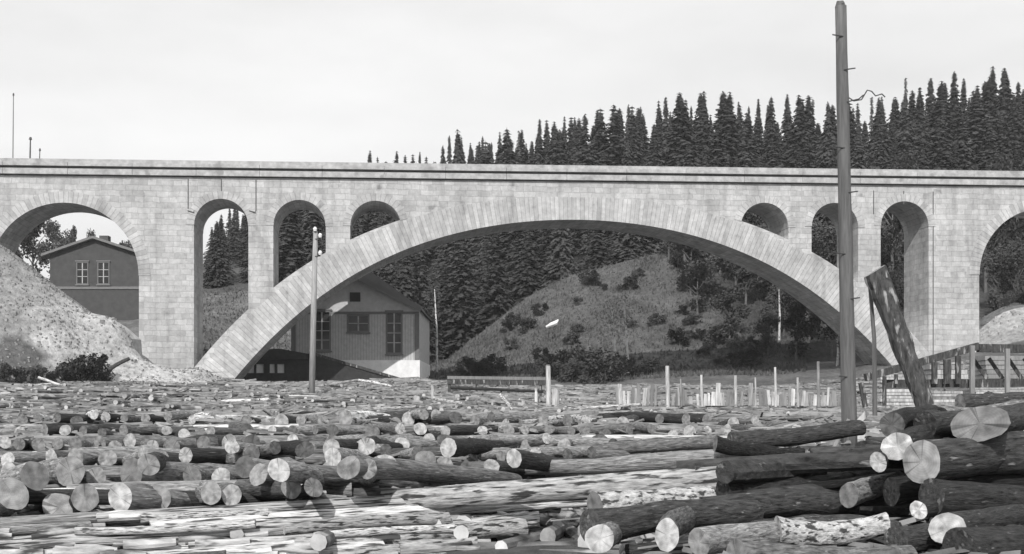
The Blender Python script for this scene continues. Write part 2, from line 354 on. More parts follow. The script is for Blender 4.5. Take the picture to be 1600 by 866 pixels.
for (c, zs, r) in rings:
    big = r > 3; tk = .75 if big else .5
    pin = []; pout = []; ul = []
    for k in range(41):
        a = math.pi*k/40; p1 = (c+(r-.02)*math.cos(a), zs+(r-.02)*math.sin(a)); pin.append(p1)
        pout.append((c+(r+tk)*math.cos(a), zs+(r+tk)*math.sin(a))); ul.append(r*a)
    # keep only what stands above the main ring
    if not big:
        keep = [i for i, p in enumerate(pin) if p[1] > X(p[0])-.1]
        pin = [pin[i] for i in keep]; pout = [pout[i] for i in keep]; ul = [ul[i] for i in keep]
    ring_mesh(pin, pout, ul).build('arch_ring', M['ring'], bridge)
pin = []; pout = []; ul = []; acc = 0
for k in range(161):
    u = k0-1+(k1-k0+2)*k/160; z = I(u); e = 1e-3; s_ = (I(u+e)-I(u-e))/(2*e); nn = Vector((-s_, 1)).normalized()
    tt = 1.55+.75*min(1, abs(u-U0)/26)
    if pin: acc += math.hypot(u-pin[-1][0], z-pin[-1][1])
    pin.append((u-nn.x*.02, z-nn.y*.02)); pout.append((u+nn.x*tt, z+nn.y*tt)); ul.append(acc)
mr = ring_mesh(pin, pout, ul)
mr.v = [(a, (b-.03 if b < 0 else b+.03), c) for a, b, c in mr.v]
mr.build('main_arch_ring', M['ring'], bridge)
def course(name, z0, z1, proj, m):
    q = MB(); n = 40
    for k in range(n):
        a = ua+(ub-ua)*k/n+.012; b = ua+(ub-ua)*(k+1)/n-.012
        jj = rnd.uniform(-.012, .012)
        q.hexa([(a,-proj+jj,z0+grade(a)),(b,-proj+jj,z0+grade(b)),(b,BW+proj,z0+grade(b)),(a,BW+proj,z0+grade(a)),(a,-proj+jj,z1+grade(a)),(b,-proj+jj,z1+grade(b)),(b,BW+proj,z1+grade(b)),(a,BW+proj,z1+grade(a))])
    return q.build(name, m, bridge)
course('string_course', 17.60, 17.98, .26, M['coping'])
course('cornice_shade_strip', 17.98, 18.16, .02, M['gap'])  # recessed band coloured dark, the shade under the coping put into it
q = course('parapet_coping', 18.16, 18.40, .30, M['coping'])
def strip(name, z0, z1, y0, y1, m):
    MB().hexa([(ua,y0,z0+grade(ua)),(ub,y0,z0+grade(ub)),(ub,y1,z0+grade(ub)),(ua,y1,z0+grade(ua)),(ua,y0,z1+grade(ua)),(ub,y0,z1+grade(ub)),(ub,y1,z1+grade(ub)),(ua,y1,z1+grade(ua))]).build(name, m, bridge)
strip('bed_shade_strip', 17.50, 17.60, .05, BW-.05, M['gap'])  # shade below the string course, painted as a dark recessed strip
strip('parapet', 18.40, 18.64, -.2, .12, M['coping']); strip('parapet', 18.40, 18.64, BW-.12, BW+.2, M['coping'])
for px, y0, y1 in ((294,262,327),(346,262,306),(400,262,330),(1365,292,335),(1412,292,319),(1458,292,560)):
    u, zb = uz(px, y1); zt = uz(px, y0)[1]
    MB().box(u-.035, u+.035, -.012, .05, zb, min(zt, 17.5)).build('expansion_joint', M['gap'], bridge)
# impost ledges beside the first small arch
for px0, px1 in ((293,303),(389,399)):
    u0_, z_ = uz(px0, 329); u1_, _ = uz(px1, 329)
    MB().hexa([(u0_,-.16,z_),(u1_,-.16,z_-.12),(u1_,0.02,z_-.12),(u0_,0.02,z_),(u0_,-.16,z_+.1),(u1_,-.16,z_-.0),(u1_,.02,z_-.0),(u0_,.02,z_+.1)]).build('impost', M['coping'], bridge)
def BP(px, py, v=0):   # world point on the bridge's face, v metres behind it
    u, z = uz(px, py); return Vector((3.825+u*CT-v*ST, 90+u*ST+v*CT, z))
# slender signal posts on the deck
for px, top, lb, r in ((10,140,'tallest hair-thin mast on the deck at the far left',.035),(37,210,'dark short post on the deck, left of the faint one',.06),(52,228,'faint lowest post on the deck at the left',.04)):
    b = BP(px, 250, 1.5); t_ = BP(px+1, top, 1.5); b.z -= .4
    o = empty('signal_post', b); tag(o, lb, 'post', 'posts on the deck')
    MB().tube([(0,0,0), (t_-b)*.5, t_-b], [r, r*.9, r*.7], 6).build('shaft', M['iron'], o)
    MB().tube([(t_-b)-Vector((0,0,.05)), (t_-b)+Vector((0,0,.12))], [r*2, r*1.2], 6).build('cap', M['iron'], o)

# unseen haze volume, added to lift the dark tones
hz_m = bpy.data.materials.new('haze'); hz_m.use_nodes = True; t_ = hz_m.node_tree; t_.nodes.remove(t_.nodes['Principled BSDF'])
pv = t_.nodes.new('ShaderNodeVolumePrincipled'); pv.inputs['Density'].default_value = HAZE; pv.inputs['Color'].default_value = (.95, .95, .95, 1); pv.inputs['Anisotropy'].default_value = .2
t_.links.new(pv.outputs[0], t_.nodes['Material Output'].inputs['Volume'])
if HAZE > 0:
    tag(MB().box(-1000, 1000, -400, 2600, -60, 75).build('haze', hz_m), 'thin even haze added over the valley to lift the dark tones', None, None, 'stuff')

# ---------------------------------------------------------------- houses
def slabbox(o, name, m, *a): return MB().box(*a).build(name, m, o)
def window(o, x, z, wd, h, yf, mull=1, bars=2, sill=True):
    f = MB(); t = .11
    f.box(x-wd/2-t, x-wd/2, yf-.09, yf+.02, z-t, z+h+t); f.box(x+wd/2, x+wd/2+t, yf-.09, yf+.02, z-t, z+h+t)
    f.box(x-wd/2, x+wd/2, yf-.09, yf+.02, z+h, z+h+t); f.box(x-wd/2, x+wd/2, yf-.09, yf+.02, z-t, z)
    fr = f.build('window', M['trim'], o)
    MB().box(x-wd/2, x+wd/2, yf-.03, yf-.01, z, z+h).build('pane', M['glass'], fr)
    g = MB()
    for k in range(mull): g.box(x-wd/2+wd*(k+1)/(mull+1)-.05, x-wd/2+wd*(k+1)/(mull+1)+.05, yf-.07, yf-.035, z, z+h)
    for k in range(bars): g.box(x-wd/2, x+wd/2, yf-.062, yf-.036, z+h*(k+1)/(bars+1)-.03, z+h*(k+1)/(bars+1)+.03)
    g.build('glazing_bar', M['coping'], fr)
    if sill: MB().box(x-wd/2-.2, x+wd/2+.2, yf-.2, yf-.09, z-.22, z-.12).build('sill', M['roof'], fr)
    if sill: MB().box(x-wd/2-.2, x+wd/2+.2, yf-.16, yf-.09, z+h+.12, z+h+.24).build('lintel', M['roof'], fr)
# gabled house under the main arch
HD = 96.6; hx0 = P(455,0,HD).x; hx1 = P(655,0,HD).x; hz0 = P(0,590,HD).z; hzp = P(0,563,HD).z; hze = P(0,484,HD).z
W = hx1-hx0; house = empty('gabled_house', (hx0, HD, hz0), 0)
tag(house, 'grey gabled house with tall windows and whitewashed plinth under the main arch', 'house')
zp = hzp-hz0; ze = hze-hz0; DPT = 12; cxh = W*.50; zg = ze+2.4
MB().box(-.05, W+.05, -.06, DPT, -2, zp).build('plinth', M['white'], house)
MB().poly([(0,0,zp),(W,0,zp),(W,0,ze),(cxh,0,zg),(0,0,ze),(0,DPT,zp),(W,DPT,zp),(W,DPT,ze),(cxh,DPT,zg),(0,DPT,ze)],
          [(0,1,2,3,4),(9,8,7,6,5),(1,6,7,2),(0,4,9,5),(0,5,6,1)]).build('wall', M['wall_paint'], house)
sl = (zg-ze)/(W/2); ov = .22
rf = MB()
for s_ in (-1, 1):
    e = cxh+s_*(W/2+ov); zE = ze-ov*sl
    rf.hexa([(cxh,-.7,zg+.04),(e,-.7,zE+.04),(e,DPT+.5,zE+.04),(cxh,DPT+.5,zg+.04),(cxh,-.7,zg+.22),(e,-.7,zE+.22),(e,DPT+.5,zE+.22),(cxh,DPT+.5,zg+.22)] if s_ > 0 else
            [(e,-.7,zE+.04),(cxh,-.7,zg+.04),(cxh,DPT+.5,zg+.04),(e,DPT+.5,zE+.04),(e,-.7,zE+.22),(cxh,-.7,zg+.22),(cxh,DPT+.5,zg+.22),(e,DPT+.5,zE+.22)])
roof = rf.build('roof', M['roof'], house)
# higher main roof rising behind the pediment, with its pale verge
bz = 2.0
rf = MB(); ax = cxh+.3; zr = zg+1.2
rf.poly([(ax,3.2,zr),(W+.3,3.2,ze+.1),(W+.3,DPT+4,ze+.1),(ax,DPT+4,zr),(-.3,3.2,ze+.1),(-.3,DPT+4,ze+.1)],[(0,1,2,3),(4,0,3,5)])
rf.poly([(ax,3.2,zr),(W+.3,3.2,ze+.1),(-.3,3.2,ze+.1)],[(0,2,1)])
rf.build('main_roof', M['trim'], house)
for s_ in (-1, 1):
    e = cxh+s_*(W/2+ov); zE = ze-ov*sl
    MB().bar((cxh,-.74,zg+.1),(e,-.74,zE+.1), .06, .42).build('bargeboard', M['trim'], house)
MB().box(.0, W, -.03, -.002, ze-.35, ze-.15).build('frieze', M['roof'], house)
for k in (.02, .985): MB().box(W*k-.2, W*k+.15, -.05, -.002, zp, ze-.35).build('corner_board', M['trim'], house)
def hx(px): return P(px,0,HD).x-hx0
def hzv(py): return P(0,py,HD).z-hz0
bb = MB()
for k in range(1, 46): bb.box(W*k/46-.008, W*k/46+.008, -.02, -.002, zp, ze-.4)
bb.build('board_joints', M['trim'], house)
window(house, hx(503), hzv(546), 1.15, hzv(488)-hzv(546), 0, 1, 3)
window(house, hx(560), hzv(517), 1.45, hzv(494)-hzv(517), 0, 1, 1)
window(house, hx(616), hzv(551), 1.0, hzv(490)-hzv(551), 0, 1, 3)
MB().box(cxh-.4, cxh+.4, -.08, .02, ze+.6, ze+1.3).build('attic_window', M['glass'], house)
# dark low shed in front of it
SD = 94.0; sx0 = P(352,0,SD).x; sx1 = P(578,0,SD).x; sz0 = P(0,603,SD).z
shed = empty('shed', (sx0, SD, sz0), 0); tag(shed, 'low dark open shed with four bright openings at the left foot of the main arch', 'shed')
def shx(px): return P(px,0,SD).x-sx0
def shz(py): return P(0,py,SD).z-sz0
f = MB(); ops = [(384,397),(400,412),(421,429),(433,444)]; z0_, z1_ = shz(583), shz(569); xe = 0
xr = shx(482)
prev = 0
for a, b in ops: f.box(prev, shx(a), 0, .15, z0_, z1_); prev = shx(b)
f.box(prev, xr, 0, .15, z0_, z1_); f.box(0, xr, 0, .15, -.6, z0_); f.box(0, xr, 0, .15, z1_, shz(560))
f.box(xr-.15, xr, .15, 1.9, -.6, shz(560)); f.box(0, .15, .15, 1.9, -.6, shz(560))
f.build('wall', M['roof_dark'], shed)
for a, b in ops: MB().box(shx(a), shx(b), .16, .2, z0_, z1_).build('opening_light_panel', M['white'], shed)  # white panels painted in place of the light seen through the openings
apx, apz = shx(437), shz(545)
MB().poly([(-.4,-.4,shz(552)),(apx,-.4,apz),(shx(482),-.4,shz(553)),(-.4,2.1,shz(552)),(apx,4.3,apz),(shx(482),2.1,shz(553)),
           (-.4,-.4,shz(561)),(shx(482),-.4,shz(562)),(-.4,2.1,shz(561)),(shx(482),2.1,shz(562))],
          [(0,1,4,3),(1,2,5,4),(0,6,7,2,1),(3,4,5,9,8),(6,8,9,7),(0,3,8,6),(2,7,9,5)]).build('roof', M['roof_dark'], shed)
ramp = empty('timber_ramp', (shx(482)+sx0+.05, SD, sz0)); tag(ramp, 'dark sloping timber ramp running down from shed past the house plinth', 'ramp')
rx = lambda px: shx(px)-shx(482)
MB().poly([(0,0,shz(552)),(rx(640),0,shz(598)),(rx(640),0,shz(606)),(0,0,-.6),(0,2,shz(552)),(rx(640),2,shz(598)),(rx(640),2,shz(606)),(0,2,-.6)],
          [(0,3,2,1),(4,5,6,7),(0,1,5,4),(1,2,6,5),(2,3,7,6),(3,0,4,7)]).build('side_boarding', M['roof_dark'], ramp)
MB().bar((0,-.05,shz(551)),(rx(640),-.05,shz(597)), .12, .2).build('edge_beam', M['timber'], ramp)
# house behind the left arch
LD = 128; lx0 = P(78,0,LD).x; lx1 = P(222,0,LD).x; lz0 = P(0,488,LD).z
lh = empty('hillside_house', (lx0, LD, lz0)); tag(lh, 'grey house with a pair of windows seen through the left arch', 'house')
W2 = lx1-lx0; hz = lambda py: P(0,py,LD).z-lz0; hxx = lambda px: P(px,0,LD).x-lx0
ap = hxx(147)
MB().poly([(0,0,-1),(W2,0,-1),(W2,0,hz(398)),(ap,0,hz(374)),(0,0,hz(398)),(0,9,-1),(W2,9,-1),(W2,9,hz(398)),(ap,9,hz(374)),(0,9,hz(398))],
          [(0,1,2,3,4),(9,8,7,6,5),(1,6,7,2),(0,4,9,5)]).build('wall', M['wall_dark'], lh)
rf = MB()
for xe, ze_ in ((-.7, hz(402)), (W2+.7, hz(402))):
    a = [(ap,-.6,hz(374)+.03),(xe,-.6,ze_+.03),(xe,9.5,ze_+.03),(ap,9.5,hz(374)+.03)]
    rf.hexa(([a[1],a[0],a[3],a[2]] if xe < ap else a)+[(p[0],p[1],p[2]+.25) for p in ([a[1],a[0],a[3],a[2]] if xe < ap else a)])
r_ = rf.build('roof', M['roof'], lh)
MB().box(ap-.45, ap+.45, 3, 3.9, hz(384), hz(362)).build('chimney', M['wall_dark'], r_)
MB().box(W2*.78, W2*.78+.8, 4, 4.8, hz(392), hz(373)).build('chimney', M['wall_dark'], r_)
MB().poly([(W2*.16,.5,hz(396)),(W2*.36,.5,hz(396)),(W2*.26,.5,hz(376)),(W2*.16,5,hz(392)),(W2*.36,5,hz(386)),(W2*.26,5,hz(376))],[(0,1,2),(0,2,5,3),(1,4,5,2)]).build('dormer', M['wall_dark'], r_)
for px in (129, 162): window(lh, hxx(px), hz(443), 1.0, hz(411)-hz(443), 0, 1, 2)
MB().box(0, W2, -.1, -.02, hz(452), hz(448)).build('belt_course', M['roof'], lh)

# ---------------------------------------------------------------- trees
def spruce_mesh(seed, h=14, wd=2.0, dens=1.0, ragged=.25, bare=.06):
    r = random.Random(seed); m = MB(); z = h*bare
    while z < h*.985:
        f = (z-h*bare)/(h*(1-bare)); rad = wd*((1-f)**1.02)*(.55+.45*min(1, f*6+.4))+.1
        nb = max(5, int((11*(1-f)+6)*dens))
        for k in range(nb):
            a = r.uniform(0, 6.283); rr = rad*r.uniform(1-ragged*1.6, 1+ragged*.8); dz = -rr*r.uniform(.1, .42)
            ca, sa = math.cos(a), math.sin(a); zz = z+r.uniform(-.45, .35)
            # a bough: several small needle fans along a drooping line
            ns = max(2, int(rr/.34))
            for j in range(ns):
                t0 = j/ns*.93; t1 = (j+1.5)/ns; wdh = (.28*(1-t0*.6)+.07)*r.uniform(.5, 1.5); 
                x0, y0, z0 = ca*rr*t0, sa*rr*t0, zz+dz*t0*t0; x1, y1, z1 = ca*rr*min(t1,1.05), sa*rr*min(t1,1.05), zz+dz*t1*t1-r.uniform(0,.16)
                mxp, myp = (x0*.45+x1*.55), (y0*.45+y1*.55); mz = (z0+z1)/2-r.uniform(.05,.3)
                m.poly([(x0,y0,z0),(mxp-sa*wdh,myp+ca*wdh,mz),(x1,y1,z1),(mxp+sa*wdh,myp-ca*wdh,mz)], [(0,1,2),(0,2,3)])
        z += h*.019*r.uniform(.5, 1.6)*(1.25-.4*f)
    m.poly([(-.07,0,h*.93),(.07,0,h*.93),(0,.05,h*1.01)], [(0,1,2)])
    return m.mesh('crown')
def trunk_mesh(h, r0): return MB().tube([(0,0,-1.2),(0,0,h*.5),(0,0,h*.97)], [r0, r0*.6, .03], 6).mesh('trunk', M['trunk'])
SP = []
for i, (wd, dn, rg) in enumerate(((2.7,1.3,.3),(2.3,1.1,.4),(3.0,1.35,.3),(2.0,1.2,.35),(2.6,1.0,.5))):
    c_ = spruce_mesh(50+i, 14, wd, dn, rg); c_.materials.append(M['needles']); SP.append((c_, trunk_mesh(14, .2)))
c_ = spruce_mesh(70, 14, 1.7, .5, .6, .1); c_.materials.append(M['needles_pale']); THIN = (c_, trunk_mesh(14, .12))
c_ = spruce_mesh(71, 14, 2.9, 1.7, .15); c_.materials.append(M['needles']); WIDE = (c_, trunk_mesh(14, .25))
def conifer(x, y, z, h, kind, label, group, sx=1, name='spruce_tree'):
    o = empty(name, (x, y, z), rnd.uniform(0, 6.28)); s_ = h/14; o.scale = (s_*sx, s_*sx, s_)
    tag(o, label, 'tree', group)
    link('crown', kind[0], None, o); link('trunk', kind[1], None, o); return o
def place_top(px, py, d, kind, label, group, sx=1, mult=1):
    x = (px-800)/2000*d; base = height(x, d)-.3; top = 2+(634-py)/2000*d
    return conifer(x, d, base, max(3.5, top-base), kind, label, group, sx)
SKY = [(578,236),(590,243),(620,237),(633,242),(645,240),(656,238),(666,243),(692,228),(702,211),(721,213),(735,224),(745,225),(754,213),(768,222),(781,205),(811,203),(822,222),(832,222),(843,186),(856,203),(868,206),(882,179),(898,184),(912,196),(931,184),(945,197),(964,190),(982,164),(1001,166),(1029,156),(1047,175),(1064,149),(1080,166),(1098,165),(1110,178),(1128,149),(1154,156),(1170,166),(1185,154),(1203,154),(1230,148),(1252,165),(1270,153),(1296,166),(1340,160),(1362,150),(1378,148),(1396,156),(1415,120),(1434,150),(1454,120),(1474,160),(1491,112),(1506,122),(1527,132),(1551,104),(1569,104),(1591,128),(1612,115),(1635,122)]
nsk = 0
for i, (px, py) in enumerate(SKY):
    d = 199+rnd.uniform(-4, 4); k = SP[i % 5]; sx = .78
    if px in (1415, 811, 1270, 1362): k = THIN; sx = .8
    if px in (1454, 1128, 1569): k = WIDE; sx = .85
    if px == 1454: lb = 'broad dark spruce with a pointed full crown, just right of the sparse tall pine'
    elif px == 1415: lb = 'sparse see-through pale tree on the skyline right of tall mast'
    elif px == 578: lb = 'leftmost small spruce peeping alone above the parapet'
    else: nsk += 1; lb = f'dark narrow skyline spruce, {ordw(nsk)} treetop from left along the ridge'
    place_top(px, py, d, k, lb, 'spruces along the skyline', sx*(rnd.uniform(.85,1.3) if px < 1420 else rnd.uniform(1.15,1.5)))
cnt = 0
for ri, d0 in enumerate((201, 193, 185, 176, 167, 158, 150, 144.5)):
    x = (290-800)/2000*d0
    while x < (1640-800)/2000*d0:
        x += rnd.uniform(2.9, 4.1)*(1.0 if ri < 3 else 1.2); d = d0+rnd.uniform(-3, 3); px = 800+2000*x/d
        if px < 300: continue
        if ri >= 6 and px > 1020: continue
        if ri == 5 and px > 1330: continue
        ht = rnd.uniform(8, 14)
        if px < 430: ht *= .72
        base = height(x, d)-.3
        topy = 634-(base+ht-2)/d*2000
        lim = float(np.interp(px, [300, 315, 340, 352, 420, 570, 680, 700, 830, 850, 930, 1000, 1100, 1250, 1400, 1460, 1600], [372,362,345,322,296,250,246,236,224,205,200,190,184,188,190,170,152]))
        if ri < 3: lim += (rnd.uniform(-34, 4)-(8 if px > 900 else 0)) if px > 690 else rnd.uniform(0, 12)
        if topy < lim or ri < 3: ht = max(3.0, (2+(634-lim)/2000*d)-base)
        conifer(x, d, base, ht, SP[rnd.randrange(5)], 'dark spruce in the dense forest mass on the slope behind the bridge', 'forest spruces behind the bridge', rnd.uniform(.9, 1.6)); cnt += 1
for k in range(46):
    px = 700+k*20.5+rnd.uniform(-6,6); d = 204+rnd.uniform(-1,2); x = (px-800)/2000*d; base = height(x, d)-.3
    lim = float(np.interp(px, [680,700,830,850,930,1000,1100,1250,1400,1460,1600], [248,240,222,203,196,186,180,184,184,164,146]))+rnd.uniform(-10,10)
    conifer(x, d, base, max(3, (2+(634-lim)/2000*d)-base), WIDE if k % 3 else SP[k % 5], 'dark full spruce in the forest mass just below the skyline treetops', 'forest spruces behind the bridge', rnd.uniform(1.2,1.6))
print('forest', cnt)
# leafy trees and bushes
def leafy_mesh(seed, h, w_, n=2600, lobes=9, leaf=.16, low=.25):
    r = random.Random(seed); m = MB(); L_ = []
    for k in range(lobes):
        a = r.uniform(0, 6.28); q = r.uniform(.1, .75)*w_; z = h*(low+(.9-low)*r.random()); L_.append((q*math.cos(a), q*math.sin(a), z, r.uniform(.22, .42)*w_))
    L_.append((0, 0, h*.85, w_*.35))
    for k in range(n):
        cx_, cy_, cz_, rr = L_[k % len(L_)]
        v = Vector((r.gauss(0,1), r.gauss(0,1), r.gauss(0,1))).normalized()*rr*(r.random()**.4)*r.uniform(.8,1.15)
        p = Vector((cx_, cy_, cz_))+v; p.z = max(p.z, .05)
        a = Vector((r.gauss(0,1), r.gauss(0,1), r.gauss(0,.6))).normalized(); b = a.orthogonal().normalized(); s_ = leaf*r.uniform(.6, 1.5)
        m.poly([p-a*s_, p+b*s_*.6, p+a*s_, p-b*s_*.6], [(0,1,2,3)])
    return m.mesh('crown', M['leaves'])
def limbs_mesh(seed, h, w_, mt):
    r = random.Random(seed); m = MB(); m.tube([(0,0,-.5),(.1,0,h*.4),(0,.1,h*.85)], [h*.022, h*.015, .02], 7)
    for k in range(7):
        a = r.uniform(0, 6.28); z = h*r.uniform(.25, .6); m.tube([(0,0,z),(math.cos(a)*w_*.3, math.sin(a)*w_*.3, z+h*.13),(math.cos(a)*w_*.6, math.sin(a)*w_*.6, z+h*.22)], [h*.01, h*.006, .012], 5)
    return m.mesh('trunk', mt)
LF = [(leafy_mesh(3+i, 8, 3, 3000), limbs_mesh(i, 8, 3, M['trunk'])) for i in range(3)]
BS = [(leafy_mesh(23+i, 1.8, 1.4, 1500, 7, .09, .15), limbs_mesh(20+i, 1.8, 1.2, M['trunk'])) for i in range(3)]
def leafy(px, py, d, h, sx, label, group, kinds=LF, name='leafy_tree', cat='tree', hh=8):
    x = (px-800)/2000*d; b = height(x, d)
    o = empty(name, (x, d, b-.15), rnd.uniform(0, 6.28)); o.scale = (h/hh*sx, h/hh*sx, h/hh); k = rnd.choice(kinds)
    tag(o, label, cat, group); link('crown', k[0], None, o); link('trunk', k[1], None, o); return o
T1 = [(1070,128,8.6,.62,'tall dark leafy tree on top of the knoll under the arch crown'),(1097,130,8.0,.6,'dark leafy tree just right of the tallest knoll tree'),
 (1045,132,4.5,.6,'low leafy tree left of the tall tree on the knoll'),(1125,128,5.5,.8,'rounded leafy tree on the right shoulder of the knoll'),
 (1150,125,6,.8,'leafy tree halfway down right knoll slope, left of the thin pale trunk'),(1185,126,5.0,.9,'wide leafy tree below the right haunch of the arch'),
 (1225,120,6.5,.9,'dark leafy tree right of the pale trunk near the right haunch'),(1260,118,6.0,.9,'dark leafy tree beneath the arch end, left of the tall mast'),
 (1290,116,6,.9,'dark leafy tree beside the tall mast at arch foot'),(1330,114,7,.8,'dark leafy tree directly behind the mast base'),
 (1090,118,4.2,1.0,'bushy tree low on the knoll front slope'),(1140,112,4.4,.9,'dark bushy tree above the plank fence'),(1200,110,3.8,1.0,'dark bush-like tree behind the pale plank fence'),
 (1245,108,4.4,1.0,'dark bushy tree behind the fence end near the mast')]
for i, (px, d, h) in enumerate(((1080,123,5),(1110,121,5),(1165,119,5),(1200,122,6),(1240,124,6.5),(1275,122,6.5),(1310,119,6),(1345,122,7),(1060,131,5.5),(1265,112,5),(1300,109,4.5),(1225,114,4.5),(1180,131,5),(1080,132,8))): T1.append((px,d,h,.9,f'dark leafy tree in the thicket on the right of the knoll, {ordw(i+1)} of these'))
for px, d, h, sx, lb in T1: leafy(px, 0, d, h*1.2, sx*1.1, lb, 'leafy trees on the knoll')
for i, (px, d, h, sx) in enumerate(((20,148,9.2,.7),(52,150,9.8,.75),(84,150,9.0,.7),(114,155,8.4,.35),(145,158,8.2,.35),(190,150,6.6,.7),(206,150,7.0,.6),(3,140,9,.7),(-30,140,9,.8))):
    leafy(px, 0, d, h, sx, f'dark leafy tree behind the left arch house, {ordw(i+1)} of that clump', 'trees behind the left arch')
for i, (px, d, h) in enumerate(((1395,125,11),(1420,128,12),(1540,120,11),(1565,125,12),(1590,118,11),(1615,122,12),(1440,118,9),(1560,112,6.5),(1590,110,7),(1400,110,7))):
    leafy(px, 0, d, h, .75, f'dark leafy tree seen through the right-hand arches, {ordw(i+1)} of that clump', 'trees behind the right arches')
for i, (px, d, h) in enumerate(((878,100,2.2),(905,99,2.6),(930,100,2.4),(893,97,1.8),(945,97,2.0),(860,101,1.7),(740,104,1.6),(760,103,1.5),(975,101,1.6),(1010,102,1.5))):
    leafy(px, 0, d, h, 1.1, f'dark bush at the foot of the knoll under the arch, {ordw(i+1)} along', 'bushes at the foot of the knoll', BS, 'bush', 'bush', 1.8)
for i, (px, d, h) in enumerate(((8,72,1.2),(30,73,1.0),(60,74,1.1),(95,75,1.2),(113,76,1.4),(128,76.5,1.6),(145,77.5,1.7),(156,78,1.3),(80,73,.8))):
    leafy(px, 0, d, h, .9, f'dark bush on the lower embankment slope, {ordw(i+1)} in the thicket', 'bushes on the left embankment', BS, 'bush', 'bush', 1.8)
# shrubs scattered on the knoll face
for i in range(46):
    px = rnd.uniform(700, 1250); d = rnd.uniform(106, 131)
    x = (px-800)/2000*d; py = 634-(height(x, d)-2)/d*2000
    h = rnd.uniform(.6, 1.7)
    leafy(px, 0, d, h, 1.2, 'small scrubby bush on the grassy face of the knoll', 'scrub on the knoll face', BS, 'bush', 'bush', 1.8)
# slim birch trunks
for px, py0, py1, lean, d, lb in ((982,572,470,-8,104,'thin pale birch trunk on knoll, the longer of the middle pair'),(962,560,480,-6,105,'faint thin birch trunk left of the longer one on knoll'),
      (683,548,452,-4,112,'thin pale trunk standing right of the gabled house'),(1217,545,445,0,112,'thin pale trunk below the right haunch of the arch'),(1308,548,530,0,100,'short pale stump left of the mast')):
    a = P(px, py0, d); b = P(px+lean, py1, d); a.z = min(a.z, height(a.x, d)); o = empty('birch_tree', a); tag(o, lb, 'tree', 'slim pale birches')
    v = b-a; MB().tube([(0,0,-.3), v*.5+Vector((.08,0,0)), v], [.11,.09,.04], 7).build('trunk', M['birch'], o)
    t_ = MB(); rr = random.Random(px)
    for k in range(160):
        c0 = v*rr.uniform(.6, 1.05)+Vector((rr.gauss(0,.45), rr.gauss(0,.45), rr.gauss(0,.3))); s_ = .1
        t_.poly([c0, c0+Vector((s_,0,s_*rr.uniform(-1,1))), c0+Vector((0,s_,s_*1.3))], [(0,1,2)])
    t_.build('crown', M['leaves'], o)
# pale rock outcrop
o = MB().tube([P(853,511,118),P(862,508,118),P(868,505,118.2),P(872,500,118.5)], [.1,.22,.2,.08], 7, True, .25).build('rock_outcrop', M['white'])
tag(o, 'bright sliver of bare rock on the grassy knoll', 'rock')
# grass: one mass
g = MB(); rr = random.Random(5)
for k in range(26000):
    if k % 3: px = rr.uniform(640, 1260); d = rr.uniform(98, 136)
    elif k % 4 == 0: px = rr.uniform(-20, 1000); d = rr.uniform(62, 96)
    else: px = rr.uniform(300, 660); d = rr.uniform(104, 140)
    x = (px-800)/2000*d; z = height(x, d)-.05; h = rr.uniform(.12, .42)*(.5 if d < 97 else 1); a = rr.uniform(0, 3.14); s_ = rr.uniform(.04,.16)
    lx, ly = rr.uniform(-.15,.15), rr.uniform(-.15,.15)
    g.poly([(x-math.cos(a)*s_, d-math.sin(a)*s_, z),(x+math.cos(a)*s_, d+math.sin(a)*s_, z),(x+lx, d+ly, z+h)], [(0,1,2)])
tag(g.build('grass', M['grass']), 'rough tufted grass over the knoll and the ground below the bridge', None, None, 'stuff')
# rubble: one mass
def rocks(name, n, fn, m, label, s0, s1):
    q = MB(); rr = random.Random(n)
    for k in range(n):
        x, y = fn(rr); s_ = rr.uniform(s0, s1)*(1.8 if rr.random() < .06 else 1); z = height(x, y)
        pts = [Vector((a*rr.uniform(.5,1), b*rr.uniform(.5,1), c*rr.uniform(.4,.9)))*s_+Vector((x, y, z)) for a in (-1,1) for b in (-1,1) for c in (-1,1)]
        q.poly(pts, [(0,1,3,2),(4,6,7,5),(0,4,5,1),(2,3,7,6),(0,2,6,4),(1,5,7,3)])
    tag(q.build(name, m), label, None, None, 'stuff')
def bridge_xy(u, v): return 3.825+u*CT-v*ST, 90+u*ST+v*CT
rocks('rubble', 3000, lambda r: bridge_xy(r.uniform(-40,-21), r.uniform(-14,-2.2)), M['rock'], 'loose pale rubble on the embankment and round the pier foot', .02, .09)
rocks('bank_stones', 350, lambda r: bridge_xy(r.uniform(30,44), r.uniform(5,15)), M['rock'], 'pale stones on the sunlit bank under the right arch', .06, .18)
# dry stone end wall beside the left pier
ew = MB(); pts = [(150,495),(172,508),(195,528),(197,556),(168,552),(158,515)]
A = [P(px, py, 82) for px, py in pts]; B_ = [p+Vector((.3, 2.6, 0)) for p in A]; n_ = len(A)
ew.poly(A+B_, [tuple(range(n_))[::-1], tuple(range(n_, 2*n_))]+[(i, (i+1)%n_, (i+1)%n_+n_, i+n_) for i in range(n_)])
tag(ew.build('retaining_wall', M['coping']), 'pale smooth retaining wall end at the foot of the left embankment', 'wall')

